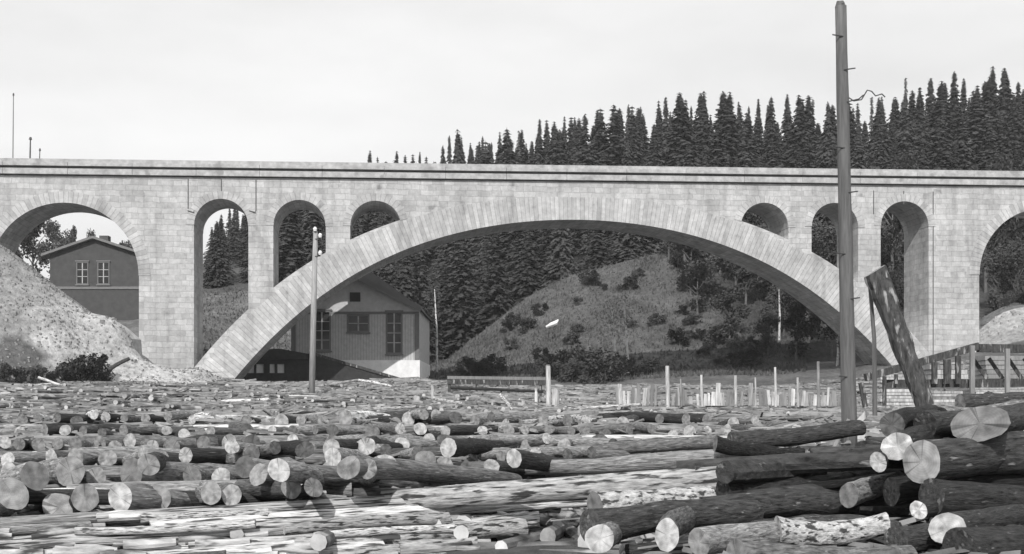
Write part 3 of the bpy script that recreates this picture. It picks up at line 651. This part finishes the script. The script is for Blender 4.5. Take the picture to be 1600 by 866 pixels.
# ---------------------------------------------------------------- logs
def log_meshes(seed, m, taper=.86, knots=3):
    r = random.Random(seed); n = 20; segs = 12; ex = r.uniform(.86, 1.12); ph = r.uniform(0, 6)
    prof = [1+.05*math.sin(2*2*math.pi*k/n+ph)+.04*r.uniform(-1,1) for k in range(n)]
    b1, b2 = r.uniform(-.7,.7), r.uniform(-.5,.5); b3 = r.uniform(-.35,.35); kn = [(r.randrange(1, segs), r.randrange(n)) for _ in range(knots+2)]
    slx, slz = r.uniform(-1,1), r.uniform(-1,1)
    mb = MB()
    for i in range(segs+1):
        t = i/segs; rr = 1+(taper-1)*t+(.05 if i == 0 else 0); bx = b1*math.sin(math.pi*t)+b3*math.sin(3*math.pi*t); bz = b2*math.sin(math.pi*t)
        for k in range(n):
            a = 2*math.pi*k/n; q = rr*prof[k]*(1+.07*r.uniform(-1,1)*(0 < i < segs))*(1.22 if (i, k) in kn else 1); mb.v.append((bx+q*ex*math.cos(a), t+(.006*slx*math.cos(a)+.006*slz*math.sin(a)+.0015*r.uniform(-1,1) if i in (0, segs) else 0), bz+q*math.sin(a)))
    for i in range(segs):
        for k in range(n): mb.f.append((i*n+k, (i+1)*n+k, (i+1)*n+(k+1)%n, i*n+(k+1)%n))
    body = mb.mesh('log', m, True)
    caps = []
    for e in (0, segs):
        c = MB(); base = [mb.v[e*n+k] for k in range(n)]; yy = sum(p[1] for p in base)/n
        c.v.append((0, yy, 0)); off = r.uniform(-.0015,.0015)
        for k in range(n): c.v.append((base[k][0]*.55, yy+(base[k][1]-yy)*.55, base[k][2]*.55))
        for k in range(n): c.v.append(base[k])
        for k in range(n):
            k2 = (k+1) % n; c.f.append((0, 1+k2, 1+k)); c.f.append((1+k, 1+k2, 1+n+k2, 1+n+k))
        if e: c.f = [f_[::-1] for f_ in c.f]
        caps.append(c.mesh('cut_end', M['end']))
    return body, caps
LOGK = {k: [log_meshes(100+i*7+j*31, M[k]) for i in range(5)] for j, k in enumerate(('bark_mid', 'bark_dark', 'bark_pale'))}
LOGS = []
def log(a, b, r, kind, label, group, oval=1.0, dark=False, eb=None):
    """a = visible end, b = other end"""
    a = Vector(a); b = Vector(b); d = b-a; Ln = d.length
    body, caps = rnd.choice(LOGK[kind])
    o = link('log', body); o.location = a; q = d.to_track_quat('Y', 'Z') @ Matrix.Rotation(rnd.choice((0, math.pi))+rnd.uniform(-.5,.5), 4, 'Y').to_quaternion()
    o.rotation_euler = q.to_euler(); o.scale = (r*oval, Ln, r)
    tag(o, label, 'log', group)
    for c in caps:
        e_ = link('cut_end', c, None, o); eb_ = eb if eb else rnd.choice((.13,.2,.26,.32,.4,.5)); e_.color = (eb_, eb_, eb_, 1)
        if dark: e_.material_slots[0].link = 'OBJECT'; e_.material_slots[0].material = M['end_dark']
    LOGS.append(o); return o
def end_row(rowname, items, d, L0, L1, kind, pitch=-4, yaw=34, group=None):
    items = sorted(items, key=lambda t: t[0])
    for i, it in enumerate(items):
        px, py, dia = it[:3]; yw = it[3] if len(it) > 3 else rnd.uniform(-yaw, yaw)
        dd = d+rnd.uniform(-.035, .035)*d; a = P(px, py+rnd.uniform(-.12,.08)*dia, dd)+Vector((0,0,.05)); r = dia/2/2000*dd
        Ln = rnd.uniform(L0, L1); dr = Vector((math.sin(R(yw)), math.cos(R(yw)), math.tan(R(pitch+rnd.uniform(-1.5,1.5))))).normalized()
        k = kind if isinstance(kind, str) else rnd.choice(kind)
        log(a, a+dr*Ln, r, k, f'log with its round cut end towards us, {ordw(i+1)} from left in {rowname}', group or 'logs lying end-on in the yard')
def fill(x0, x1, y, jit, dia0, dia1, step):
    x = x0; o = []
    while x < x1: o.append((x+rnd.uniform(-4,4), y+rnd.uniform(-jit,jit), rnd.uniform(dia0, dia1))); x += rnd.uniform(step*.75, step*1.45)
    return o
mid = ('bark_mid', 'bark_mid', 'bark_dark')
end_row('the nearest row', [(20,778,50),(55,755,44),(93,797,44),(133,790,40),(188,788,43),(248,785,38),(330,776,34),(362,780,32),(404,750,34),(436,746,36),(455,772,34),(490,768,30),(545,737,36),(575,742,30),(600,738,34)], 13.2, 3.2, 4, mid, -5)
end_row('the second row', [(15,752,36),(110,742,46),(150,752,30),(205,748,44),(232,735,34),(300,752,34),(345,752,30),(383,738,34),(694,733,30),(803,725,28),(768,736,22),(730,738,24),(650,744,24),(665,726,28),(520,722,28)], 15.6, 3, 3.8, mid, -4)
end_row('the third row', [(12,724,22),(52,722,26),(80,720,24),(118,723,28),(148,715,24),(168,721,24),(225,715,20),(255,722,22),(290,716,24)]+fill(330,760,712,9,18,30,42)+fill(780,960,712,7,16,22,42), 18.8, 3, 4, mid, -3)
end_row('the fourth row', [(8,697,18),(30,700,18),(60,698,20),(90,696,18),(118,700,20),(156,699,24),(180,703,20),(203,697,24),(238,702,20),(270,703,24),(318,700,24),(358,697,26),(394,697,26),(430,703,22)]+fill(455,900,696,7,16,25,31)+[(935,694,22),(958,700,18),(1000,702,20),(1060,700,18),(1100,696,16)], 22.5, 3, 4.2, mid, -2.5)
end_row('the fifth row', fill(0,900,679,5,13,20,29)+fill(910,1160,679,5,13,20,27), 26.5, 3, 4.2, mid, -1.5)
end_row('the sixth row', fill(0,240,657,5,11,17,26)+[(262,655,15),(300,660,14),(330,655,14),(385,662,16),(413,667,17),(440,665,24),(470,662,16),(505,662,18),(540,658,24),(575,663,21),(618,665,18),(638,660,20),(662,652,16),(682,654,20),(712,656,18),(742,662,18)]+fill(765,1180,663,6,13,20,29), 31.5, 3, 4.5, ('bark_mid','bark_dark','bark_pale'), -1)
print('end-on', len(LOGS))
def side_row(rowname, n, x0, x1, y0, y1, d, dia0, dia1, L0, L1, kind, slope=0, yaw=8):
    for i in range(n):
        t = (i+.5)/n; px = x0+(x1-x0)*t+rnd.uniform(-25,25); py = rnd.uniform(y0, y1); dd = d*(1+rnd.uniform(-.03,.03))
        Ln = rnd.uniform(L0, L1); yw = R(rnd.uniform(-yaw, yaw)); k = kind if isinstance(kind, str) else rnd.choice(kind)
        c = P(px, py, dd)-Vector((0,0,.05)); dr = Vector((math.cos(yw), math.sin(yw), R(slope+rnd.uniform(-1.2,1.2)))).normalized()
        r = rnd.uniform(dia0, dia1)/2/2000*dd
        log(c+dr*Ln/2, c-dr*Ln/2, r, k, f'log lying sideways, {ordw(i+1)} from left in {rowname}', 'logs lying side-on in the yard')
side_row('the front crosswise layer', 5, 20, 640, 760, 772, 14.6, 20, 30, 2.6, 4, ('bark_mid','bark_pale','bark_dark'), 0)
side_row('the second crosswise layer', 6, 10, 900, 728, 738, 17.4, 15, 24, 3, 4.5, mid, .5)
side_row('the third crosswise layer', 6, 10, 1120, 706, 712, 21, 13, 20, 3.5, 5, ('bark_mid','bark_pale'), .3)
side_row('the pale fourth crosswise layer', 6, 20, 1150, 684, 690, 25, 11, 16, 4, 6, ('bark_mid','bark_pale'), 0)
side_row('the fifth crosswise layer', 6, 20, 1200, 666, 672, 29.5, 8, 13, 4, 7, ('bark_mid','bark_pale'), 0)
side_row('the sixth crosswise layer', 5, 0, 1250, 651, 655, 36, 6, 10, 5, 8, mid, 0)
side_row('the scattered poles by the bridge foot', 8, 20, 860, 616, 641, 58, 3, 6, 5, 10, ('bark_pale','bark_mid','bark_dark'), 0, 40)
# foreground raft of peeled poles, running up to the right
DP = lambda py: float(np.interp(py, [700,712,740,770,800,830,866,905,960], [20,18.5,16,13.5,12,10.8,9.5,8.6,7.6]))
NL = 24
def raft_pt(k, t, up=0):      # k = row from the back edge, t = 0 left .. 1 right
    L_ = P(-230, 812+11.5*k, 12.4-.08*k); R_ = P(935-18*k, 757+9*k, 14.6-.135*k)
    return L_+(R_-L_)*t+Vector((0,0,up))
for i in range(NL):
    cuts = [0, rnd.choice((.3,.38,.46,.55,.64,.72,.8)), 1+rnd.uniform(-.09,.07)]
    for n_ in range(2):
        kk = i+rnd.uniform(-.35,.35); k2 = i+rnd.uniform(-.5,.5); r = rnd.uniform(.055,.095); lz = rnd.choice((-.08,-.03,.0,.03,.07))-r
        a = raft_pt(kk, cuts[n_]+.004, lz); b = raft_pt(k2, cuts[n_+1]-.004, lz+rnd.uniform(-.02,.02))
        if 800+2000*b.x/b.y < -20: continue
        log(b, a, r, 'bark_pale' if rnd.random() < .9 else 'bark_mid', f'peeled pole in the foreground raft, {ordw(i+1)} row from its back edge, {("left","right")[n_]} piece', 'peeled poles of the foreground raft', eb=.5)
for i in range(9):     # thinner poles lying on top of the raft
    kk = rnd.uniform(1, 16); t = rnd.uniform(.15,.75); a = raft_pt(kk, t, .07); b = raft_pt(kk+rnd.uniform(-1.6,1.6), t+rnd.uniform(.12,.3), .09)
    log(b, a, rnd.uniform(.035,.06), rnd.choice(('bark_pale','bark_pale','bark_mid')), f'thin loose pole lying on top of the raft, {ordw(i+1)} of them', 'loose poles on the raft')
S = lambda x1, y1, d1, x2, y2, d2, r, k, lb, ov=1.0, dark=False, eb=None: log(P(x1,y1,d1), P(x2,y2,d2), r, k, lb, None, ov, dark, eb)
S(1143,748,13.0, 600,784,13.9,.13,'bark_pale','long pale log whose round end faces right, upper edge of the raft')
S(1148,717,14.2, 760,735,17.5,.11,'bark_mid','grey log just above the long one, end facing right')
S(1122,690,21, 900,705,21,.11,'bark_mid','grey log lying above the pale pair at centre right')
# right foreground
S(930,792,10.8, 1110,778,11.6,.12,'bark_pale','bright topped log over the dark hollow, right of the raft')
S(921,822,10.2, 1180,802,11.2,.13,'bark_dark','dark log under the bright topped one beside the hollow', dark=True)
S(937,842,9.4, 975,828,12.6,.105,'bark_mid','upright oval log end at the bottom edge, left of the hollow',.85,eb=.5)
S(1042,836,9.4, 1085,800,12.2,.115,'bark_mid','pale wedge-shaped log end at the bottom, right of the hollow',.85,eb=.5)
S(1092,848,9.3, 1300,822,10.6,.1,'bark_mid','log running right from the bottom edge beside the pale wedge')
S(1150,868,8.8, 1420,872,9.4,.12,'bark_mid','grey log along the very bottom edge at right')
S(1215,828,10.0, 1385,818,10.2,.10,'bark_pale','bright bare log lying low at the right')
S(1326,774,11.6, 1450,760,13.2,.115,'bark_mid','log with narrow pale end beside the dark gap at right',.85)
S(1435,797,10.6, 1600,770,14.0,.075,'bark_dark','slim dark log with a small bright round end at right',eb=.8)
S(1145,690,16.5, 1345,668,17.0,.12,'bark_dark','dark log just left of the mast foot', dark=True)
S(1150,716,15.2, 1360,704,16.0,.11,'bark_mid','log with flaking pale bark left of the big dark butts')
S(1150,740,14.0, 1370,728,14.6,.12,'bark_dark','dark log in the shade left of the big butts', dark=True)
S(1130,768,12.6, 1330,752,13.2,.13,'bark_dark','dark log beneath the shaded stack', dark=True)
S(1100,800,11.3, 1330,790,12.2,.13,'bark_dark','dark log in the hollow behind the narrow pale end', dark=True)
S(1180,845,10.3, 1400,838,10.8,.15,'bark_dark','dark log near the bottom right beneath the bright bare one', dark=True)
# big dark butts
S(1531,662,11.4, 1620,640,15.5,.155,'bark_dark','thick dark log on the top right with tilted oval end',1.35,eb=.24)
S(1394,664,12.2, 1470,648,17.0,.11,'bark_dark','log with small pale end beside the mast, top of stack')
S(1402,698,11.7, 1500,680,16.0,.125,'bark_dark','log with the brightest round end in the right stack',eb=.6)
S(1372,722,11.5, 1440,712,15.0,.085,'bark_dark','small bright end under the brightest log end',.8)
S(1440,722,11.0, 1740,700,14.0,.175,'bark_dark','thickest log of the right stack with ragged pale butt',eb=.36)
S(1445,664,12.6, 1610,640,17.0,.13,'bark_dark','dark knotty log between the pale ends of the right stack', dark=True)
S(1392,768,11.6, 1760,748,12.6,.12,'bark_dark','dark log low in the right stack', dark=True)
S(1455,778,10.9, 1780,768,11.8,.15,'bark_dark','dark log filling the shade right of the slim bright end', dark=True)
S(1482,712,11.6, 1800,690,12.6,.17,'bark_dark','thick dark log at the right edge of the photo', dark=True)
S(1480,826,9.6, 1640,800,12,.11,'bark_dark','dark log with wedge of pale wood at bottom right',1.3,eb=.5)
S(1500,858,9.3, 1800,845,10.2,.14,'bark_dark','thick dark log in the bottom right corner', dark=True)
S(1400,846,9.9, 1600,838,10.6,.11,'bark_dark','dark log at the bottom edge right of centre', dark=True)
S(1500,630,30, 1640,622,31,.2,'bark_dark','dark log lying before the trestle at the right edge')
S(1600,640,24, 1440,645,24,.17,'bark_mid','long dark log behind the big butts, below the trestle')
for i in range(15):
    px = rnd.uniform(1130, 1600); t = (px-1130)/470; py = rnd.uniform(700-35*t, 860); d = float(np.interp(py, [660,720,780,866], [14.5,12.8,11.6,10.2]))*1.06
    a = P(px, py, d); yw = R(rnd.uniform(-25, 25)); Ln = rnd.uniform(.7, 2.6); dr = Vector((math.cos(yw), math.sin(yw), rnd.uniform(-.14,.14))).normalized()
    log(a-dr*Ln/2, a+dr*Ln/2, rnd.uniform(.04,.1), 'bark_dark', f'dark broken log wedged in the tangle of the right stack, {ordw(i+1)} of these', 'dark broken logs in the right stack', 1.0, rnd.random() < .75)
print('logs', len(LOGS))
q = MB(); rr = random.Random(21)
for k in range(230):
    kk = rr.uniform(-.5, NL+1); t = rr.uniform(.08, .95); dt = rr.uniform(.03,.12); up = rr.uniform(-.12,.03)
    a = raft_pt(kk, t, up); b = raft_pt(kk+rr.gauss(0,.5), min(t+dt, 1), up+rr.gauss(0,.02)); r = rr.uniform(.02,.055); m_ = (a+b)/2+Vector((0,0,rr.uniform(-.01,.02)))
    q.tube([a, m_, b], [r, r*.95, r*.8], 8, True, .09)
M['polem'] = mat('loose_pole_wood', .36, .8, 1.6, stretch=(1.2,2,6), bump=.8, dist=.03, spots=(1.5,.56,.06))
tag(q.build('pole_litter', M['polem']), 'many thin peeled poles and slabs jumbled over the foreground raft', None, None, 'stuff')
# underlying pile: filler logs and bark litter nobody could count
q = MB(); rr = random.Random(11); capf = []
SD_, SZ_ = [8,9.5,13,16,19,22.5,26.5,31.5,39,42,50,60,72], [.8,.8,.78,.85,.95,1.12,1.3,1.48,1.72,1.8,2.05,2.15,2.5]
for k in range(3400):
    d = 10+62*rr.random()**1.05; px = rr.uniform(-150, 1750); x = (px-800)/2000*d
    far = d > 40
    if d > 66 and px < 300: continue
    if far: surf = height(x, d)+.15
    else: surf = float(np.interp(d, SD_, SZ_))-.09
    z = surf-rr.uniform(0,.3)-(.14 if px > 930 and d < 14 else 0)
    if d < 14.2 and px < 950: continue
    if d < 12.5 and 900 < px < 1050: z -= .25
    if px > 1120 and d < 16: z -= .25
    a = rr.choice((0,math.pi/2,math.pi/2,math.pi/2,math.pi/2))+rr.gauss(0,.35); L2 = rr.uniform(.8, 2.4)*(1.3 if far else 1); r = rr.uniform(.055,.135)*(.8 if far else 1)
    dx, dy = math.cos(a)*L2, math.sin(a)*L2; dz = rr.uniform(-.05,.05)
    q.tube([(x-dx,d-dy,z-dz),(x+rr.uniform(-.05,.05),d,z+rr.uniform(-.03,.03)),(x+dx,d+dy,z+dz)], [r, r*.95, r*.85], 9, True, .08)
    capf += [len(q.f)-1, len(q.f)-2]
M['pilem'] = mat('pile_bark', .14, .8, 2.2, stretch=(1,1,3), bump=.6, dist=.03, spots=(1.6,.6,.38))
M['pilec'] = mat('pile_cut_ends', .42, .7, 1.3, bump=.3)
lp_ = q.build('log_pile', M['pilem']); lp_.data.materials.append(M['pilec'])
for f_ in capf: lp_.data.polygons[f_].material_index = 1
tag(lp_, 'mass of further logs lying beneath and between the counted ones', None, None, 'stuff')
q = MB()
for k in range(9000):
    d = 8+80*rr.random()**1.1; px = rr.uniform(-100, 1700); x = (px-800)/2000*d
    if d < 40: z = float(np.interp(d, SD_, SZ_))+rr.uniform(-.15,.14)
    else: z = height(x, d)+rr.uniform(.03,.2)
    if d > 66 and px < 330: continue
    if d < 14.5 and px < 950: continue
    if d < 12.5 and px < 1080: continue
    s_ = rr.uniform(.1, .7)*(1+d/90); a = rr.uniform(0, math.pi); r = rr.uniform(.006,.02)*(1+d/30)
    dx, dy = math.cos(a)*s_, math.sin(a)*s_; dz = rr.gauss(0,.05)
    nx_, ny_ = -math.sin(a)*r, math.cos(a)*r
    q.poly([(x-dx+nx_,d-dy+ny_,z-dz),(x-dx-nx_,d-dy-ny_,z-dz),(x-dx,d-dy,z-dz+r*1.6),(x+dx+nx_,d+dy+ny_,z+dz),(x+dx-nx_,d+dy-ny_,z+dz),(x+dx,d+dy,z+dz+r*1.6)], [(0,3,5,2),(1,2,5,4),(0,1,4,3),(0,2,1),(3,4,5)])
M['chip'] = mat('bark_chips', .2, .8, 1.2, bump=0)
tag(q.build('bark_litter', M['chip']), 'splinters, sticks and strips of bark strewn between the logs', None, None, 'stuff')

q = MB(); rr = random.Random(31)
for k in range(190):
    px = rr.uniform(1230, 1720); d = rr.uniform(12.8, 17.5); py = float(np.interp(px, [1150,1370,1400,1720], [705,700,684,676]))+rr.uniform(0, 120)
    if py > 634+2000/d*1.25: py = 634+2000/d*rr.uniform(.3,1.2)
    if py < float(np.interp(px, [1150,1370,1400,1720], [705,700,684,676])): continue
    c = P(px, py, d); c.z -= .1; a = rr.gauss(0, .35); Ln = rr.uniform(.5, 1.4); r = rr.uniform(.06, .13); dx, dy, dz = math.cos(a)*Ln, math.sin(a)*Ln, rr.gauss(0,.06)
    q.tube([c-Vector((dx,dy,dz)), c+Vector((0,0,.02)), c+Vector((dx,dy,dz))], [r, r*.95, r*.85], 10, True, .08)
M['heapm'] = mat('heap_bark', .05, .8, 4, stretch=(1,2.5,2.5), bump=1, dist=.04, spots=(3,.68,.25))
tag(q.build('log_heap', M['heapm']), 'dark logs packed inside and behind the right stack', None, None, 'stuff')

# ---------------------------------------------------------------- posts, mast, fence, trestle
mast = empty('timber_mast', P(1327,668,23)); b = P(1327,668,23); t_ = P(1314,10,23)
tag(mast, 'tall grey timber mast rising above the bridge at the right', 'mast')
v = t_-b; MB().tube([(0,0,-.6)]+[v*(k/9) for k in range(10)], [.14,.136]+[.131-.004*k for k in range(9)], 14, True, .09).build('shaft', M['pole'], mast, True)
MB().tube([v+Vector((-.05,0,-.06)), v+Vector((.0,0,.03)), v+Vector((.05,0,.05))], [.07,.1,.06], 8).build('cap', M['pole'], mast)
for k, (zz, s_) in enumerate(((5.8,1),(5.9,1))): pass
MB().tube([v*.77+Vector((.05,-.1,0)), v*.77+Vector((.26,-.1,.05)), v*.765+Vector((.34,-.1,.16))], .012, 5).build('hook', M['iron'], mast)
for zz in (.9,2.3,3.1,4.2,5.0,6.4,7.0):
    sd2 = rnd.choice((-1,1)); c_ = v*(zz/v.length); MB().tube([c_+Vector((0,-.1,0)), c_+Vector((sd2*.2,-.14,.02))], [.014,.012], 5).build('climbing_spike', M['iron'], mast)
wp = [P(x_,y_,23)-b for x_,y_ in ((1322,150),(1334,158),(1346,156),(1355,141),(1362,143),(1368,150),(1378,147),(1383,152))]
MB().tube(wp, .012, 5).build('loose_wire', M['iron'], mast)
MB().bar((-.05,-.16,-.1),(.28,-.16,.28), .05, .09).build('foot_brace', M['plank'], mast)
MB().bar((-.3,-.1,-.35),(-.05,-.16,.15), .05, .06).build('foot_brace', M['plank'], mast)
pb = P(487,614,60); pt = P(493,362,60); tp = empty('telegraph_pole', pb); v = pt-pb
tag(tp, 'weathered telegraph pole with white insulators before the left haunch', 'pole')
MB().tube([(0,0,-.5), v*.5, v], [.15,.135,.11], 10, True, .04).build('shaft', M['pole_pale'], tp, True)
for (dx, py) in ((.0,360),(.24,370),(.24,397)):
    z = P(0,py,60).z-pb.z; x = v.x+dx
    br = MB().tube([(x-dx,-.12,z-.12),(x,-.14,z-.12),(x,-.14,z)], .02, 6).build('insulator_bracket', M['iron'], tp)
    MB().tube([(x,-.14,z-.06),(x,-.14,z+.05),(x,-.14,z+.14)], [.07,.1,.045], 9).build('insulator', M['porcelain'], br)
# leaning squared balk
a = P(1446,634,20); b = P(1367,424,20.6); lb_ = empty('leaning_timber', a)
tag(lb_, 'heavy dark balk leaning left with a square cut top beside the mast', 'timber')
v = b-a; q = MB()
n_ = 16; sec = [(a*.74,b*.74) for a,b in [(-.2,-.06),(-.13,-.17),(.05,-.2),(.17,-.12),(.2,.06),(.1,.18),(-.08,.19),(-.18,.12)]]
dv = v.normalized(); su = dv.cross(Vector((0,1,0))).normalized(); fu = Vector((0,1,0)); b0 = len(q.v)
for i in range(n_+1):
    t = i/n_; w_ = .9+.35*t
    for (i1, i2) in sec:
        w_ = (.9+.35*t)*rnd.uniform(.9,1.1) if i < n_ else 1.25
        p = v*t+su*i1*w_+fu*i2*w_
        if i == n_: p += dv*(-i1)*.35
        q.v.append(tuple(p))
for i in range(n_):
    for k in range(8): q.f.append((i*8+k, i*8+(k+1)%8, (i+1)*8+(k+1)%8, (i+1)*8+k))
q.f.append(tuple(range(8))[::-1]); q.build('balk', M['timber'], lb_)
q = MB(); q.poly([tuple(v+su*i1*1.2+fu*i2*1.2+dv*(-i1*.35+.004)) for i1, i2 in sec], [tuple(range(8))]); q.build('cut_top', M['boards'], lb_)
for t0, t1, x_ in ():   # bark left as pale strips on the face
    p0 = v*t0; p1 = v*t1; MB().poly([p0+su*(x_-.03)-fu*.2, p0+su*(x_+.02)-fu*.2, p1+su*(x_+.06)-fu*.195, p1+su*(x_-.02)-fu*.195, p0+su*(x_-.03)-fu*.17, p0+su*(x_+.02)-fu*.17, p1+su*(x_+.06)-fu*.16, p1+su*(x_-.02)-fu*.16],
        [(0,1,2,3),(7,6,5,4),(0,4,5,1),(1,5,6,2),(2,6,7,3),(3,7,4,0)]).build('peeled_strip', M['plank'], lb_)
a = P(1367,640,20.8); o = empty('thin_rod', a); tag(o, 'thin dark rod hanging between the mast and the leaning balk', 'rod')
MB().tube([(0,0,-.1), P(1366,530,20.8)-a, P(1358,432,20.8)-a], [.04,.035,.03], 7).build('rod', M['pole'], o)
# trestle at the right
TD = 42; tr = empty('timber_trestle', P(1480,635,TD)); o_ = P(1480,635,TD)
tag(tr, 'dark timber trestle with two long rails in front of the right arch', 'trestle')
def tbar(x1, y1, x2, y2, wd, h, name, m, d=TD): return MB().bar(P(x1,y1,d)-o_, P(x2,y2,d)-o_, wd, h).build(name, m, tr)
tbar(1352,590,1528,541,.3,.24,'sloping_beam',M['timber']); tbar(1528,544,1680,546,.3,.26,'top_beam',M['timber'])
tbar(1380,600,1680,598,.25,.26,'lower_beam',M['timber'],TD+.3)
tbar(1345,598,1352,636,.16,.14,'post',M['timber']); 
for px, y0, y1, w_ in ((1519,540,616,.14),(1574,545,617,.13),(1630,545,617,.14),(1460,566,600,.16),(1480,562,600,.22),(1497,556,600,.16),(1382,588,634,.1),(1400,585,600,.1)):
    tbar(px, y1, px, y0, w_, .14, 'post', M['boards'] if px in (1519,1574,1630) else M['timber'], TD-.25)
for px in (1520,1545,1575,1600,1640): tbar(px, 560, px+22, 592, .05, .12, 'brace', M['timber'], TD+.6)
# stacks of sawn boards in the sun
def stack(x0, x1, y0, y1, d, label, n=5, m='plank'):
    b = P((x0+x1)/2, y1, d); o = empty('board_stack', b); wd = (x1-x0)/2000*d; h = (y1-y0)/2000*d
    tag(o, label, 'board stack', 'stacks of sawn boards')
    for k in range(n):
        j = rnd.uniform(-.08,.08); MB().box(-wd/2+j, wd/2+j, rnd.uniform(-.05,.05), 1.4, h*k/n+.008, h*(k+1)/n-.008).build('board', M[m], o)
stack(1376,1432,608,633,46,'bright stack of sawn boards left of the leaning balk foot'); stack(1457,1502,611,633,45,'bright stack of sawn boards right of the leaning balk foot')
stack(1522,1680,606,616,47,'low bright row of boards under the lower trestle rail',3)
stack(1455,1510,570,600,49,'pale boards showing between the trestle posts',4); stack(1540,1620,556,592,52,'greyish boards behind the trestle at right edge',5,'boards')
stack(1376,1440,585,598,48,'pale boards above lower rail, left of balk',3)
# palings
FD = 55; fb = P(1140,640,FD); fence = empty('plank_fence', fb)
tag(fence, 'ragged fence of pale upright planks and tall posts under the arch', 'fence')
rr = random.Random(4)
def fbox(x0, x1, y0, y1, name, m, dy=0, tk=.05):
    a = P(x0, y1, FD)-fb; b = P(x1, y0, FD)-fb; l = rr.uniform(-.07,.07)
    MB().hexa([(a.x,dy,a.z),(b.x,dy,a.z),(b.x,dy+tk,a.z),(a.x,dy+tk,a.z),(a.x+l,dy,b.z),(b.x+l,dy,b.z-rr.uniform(0,.05)),(b.x+l,dy+tk,b.z-.01),(a.x+l,dy+tk,b.z)]).build(name, m, fence)
x = 962
while x < 1318:
    w_ = rr.uniform(4, 8)
    gap = (1022 < x < 1036) or (1078 < x < 1086) or (1176 < x < 1182)
    if not gap and rr.random() > .04:
        top = float(np.interp(x, [960,1020,1040,1085,1120,1180,1200,1320],[600,602,608,606,601,601,604,606]))+rr.uniform(-4,13)
        fbox(x, x+w_-.9, top, 634, 'plank', M['plank'] if rr.random() > .4 else M['boards'], rr.uniform(-.06,.0))
    x += w_
for px, y0, w_ in ((1043,572,7),(1096,586,4),(1149,587,5),(1211,574,4),(1246,590,4),(1278,565,5),(1316,566,5),(1180,590,3),(1064,592,3)):
    a = P(px, 636, FD)-fb; b = P(px-1, y0, FD)-fb; r_ = w_/2/2000*FD
    MB().tube([(a.x,-.15,a.z),(b.x,-.15,b.z)], [r_, r_*.9], 8, True, .05).build('post', M['plank'], fence)
for y_ in (611, 622): a = P(962,y_,FD)-fb; b = P(1318,y_,FD)-fb; MB().bar((a.x,.09,a.z),(b.x,.09,b.z),.06,.09).build('rail', M['boards'], fence)
for px, y0, y1, w_, lb in ((857,570,632,8,'stout pale post standing alone left of the fence'),(868,606,632,12,'short thick pale stump beside the stout post'),(676,600,624,4,'thin stake below the house corner'),(838,605,628,5,'small stump at the walkway end')):
    d = 56; a = P(px, y1, d); o = empty('mooring_post', a); tag(o, lb, 'post', 'posts at the yard edge'); r_ = w_/2/2000*d
    h = (y1-y0)/2000*d; MB().tube([(0,0,-.4),(0,0,h*.6),(-.02,0,h-.06)], [r_*1.1, r_, r_*.95], 9, False, .06).build('shaft', M['plank'], o)
    MB().tube([(-.02,0,h-.06),(-.02,0,h)], [r_*.97, r_*.7], 9).build('top', M['boards'], o)
# walkway behind the yard
WD = 66; wa = P(700,594,WD); wk = empty('timber_walkway', wa); tag(wk, 'low plank walkway with a pale edge in front of the knoll', 'walkway')
wb = P(852,596,WD)-wa; MB().bar((0,0,.12), wb+Vector((0,0,.12)), 1.4, .16).build('deck', M['boards'], wk)
MB().bar((0,-.6,-.1), wb+Vector((0,-.6,-.1)), .15, .25).build('bearer', M['timber'], wk)
for t in (.02,.3,.62,.95): MB().bar(wb*t+Vector((0,-.55,-1.0)), wb*t+Vector((0,-.55,0)), .14, .14).build('post', M['timber'], wk)
# long thin poles lying at the foot of the bridge
for i, (x1,y1,x2,y2,d) in enumerate(((485,607,560,594,70),(560,594,612,604,70),(676,622,722,630,52),(705,606,850,612,58),(60,590,135,615,66),(20,622,110,628,58),(120,612,230,622,60),(240,622,330,608,62),(300,630,420,624,54),(560,640,650,636,48),(880,640,1000,632,52),(1090,640,1200,646,44),(780,616,800,640,50),(0,606,80,600,64),(330,614,400,608,68),(170,578,203,560,76))):
    a = P(x1,y1,d); b = P(x2,y2,d); dk = i in (15, 7, 3)
    o = log(a, b, .12 if i == 15 else .07, 'bark_dark' if dk else 'bark_pale', 'dark short log leaning on the rubble left of the pier' if i == 15 else f'thin loose pole lying on the ground below the bridge, {ordw(i+1)} of them', 'loose poles below the bridge')
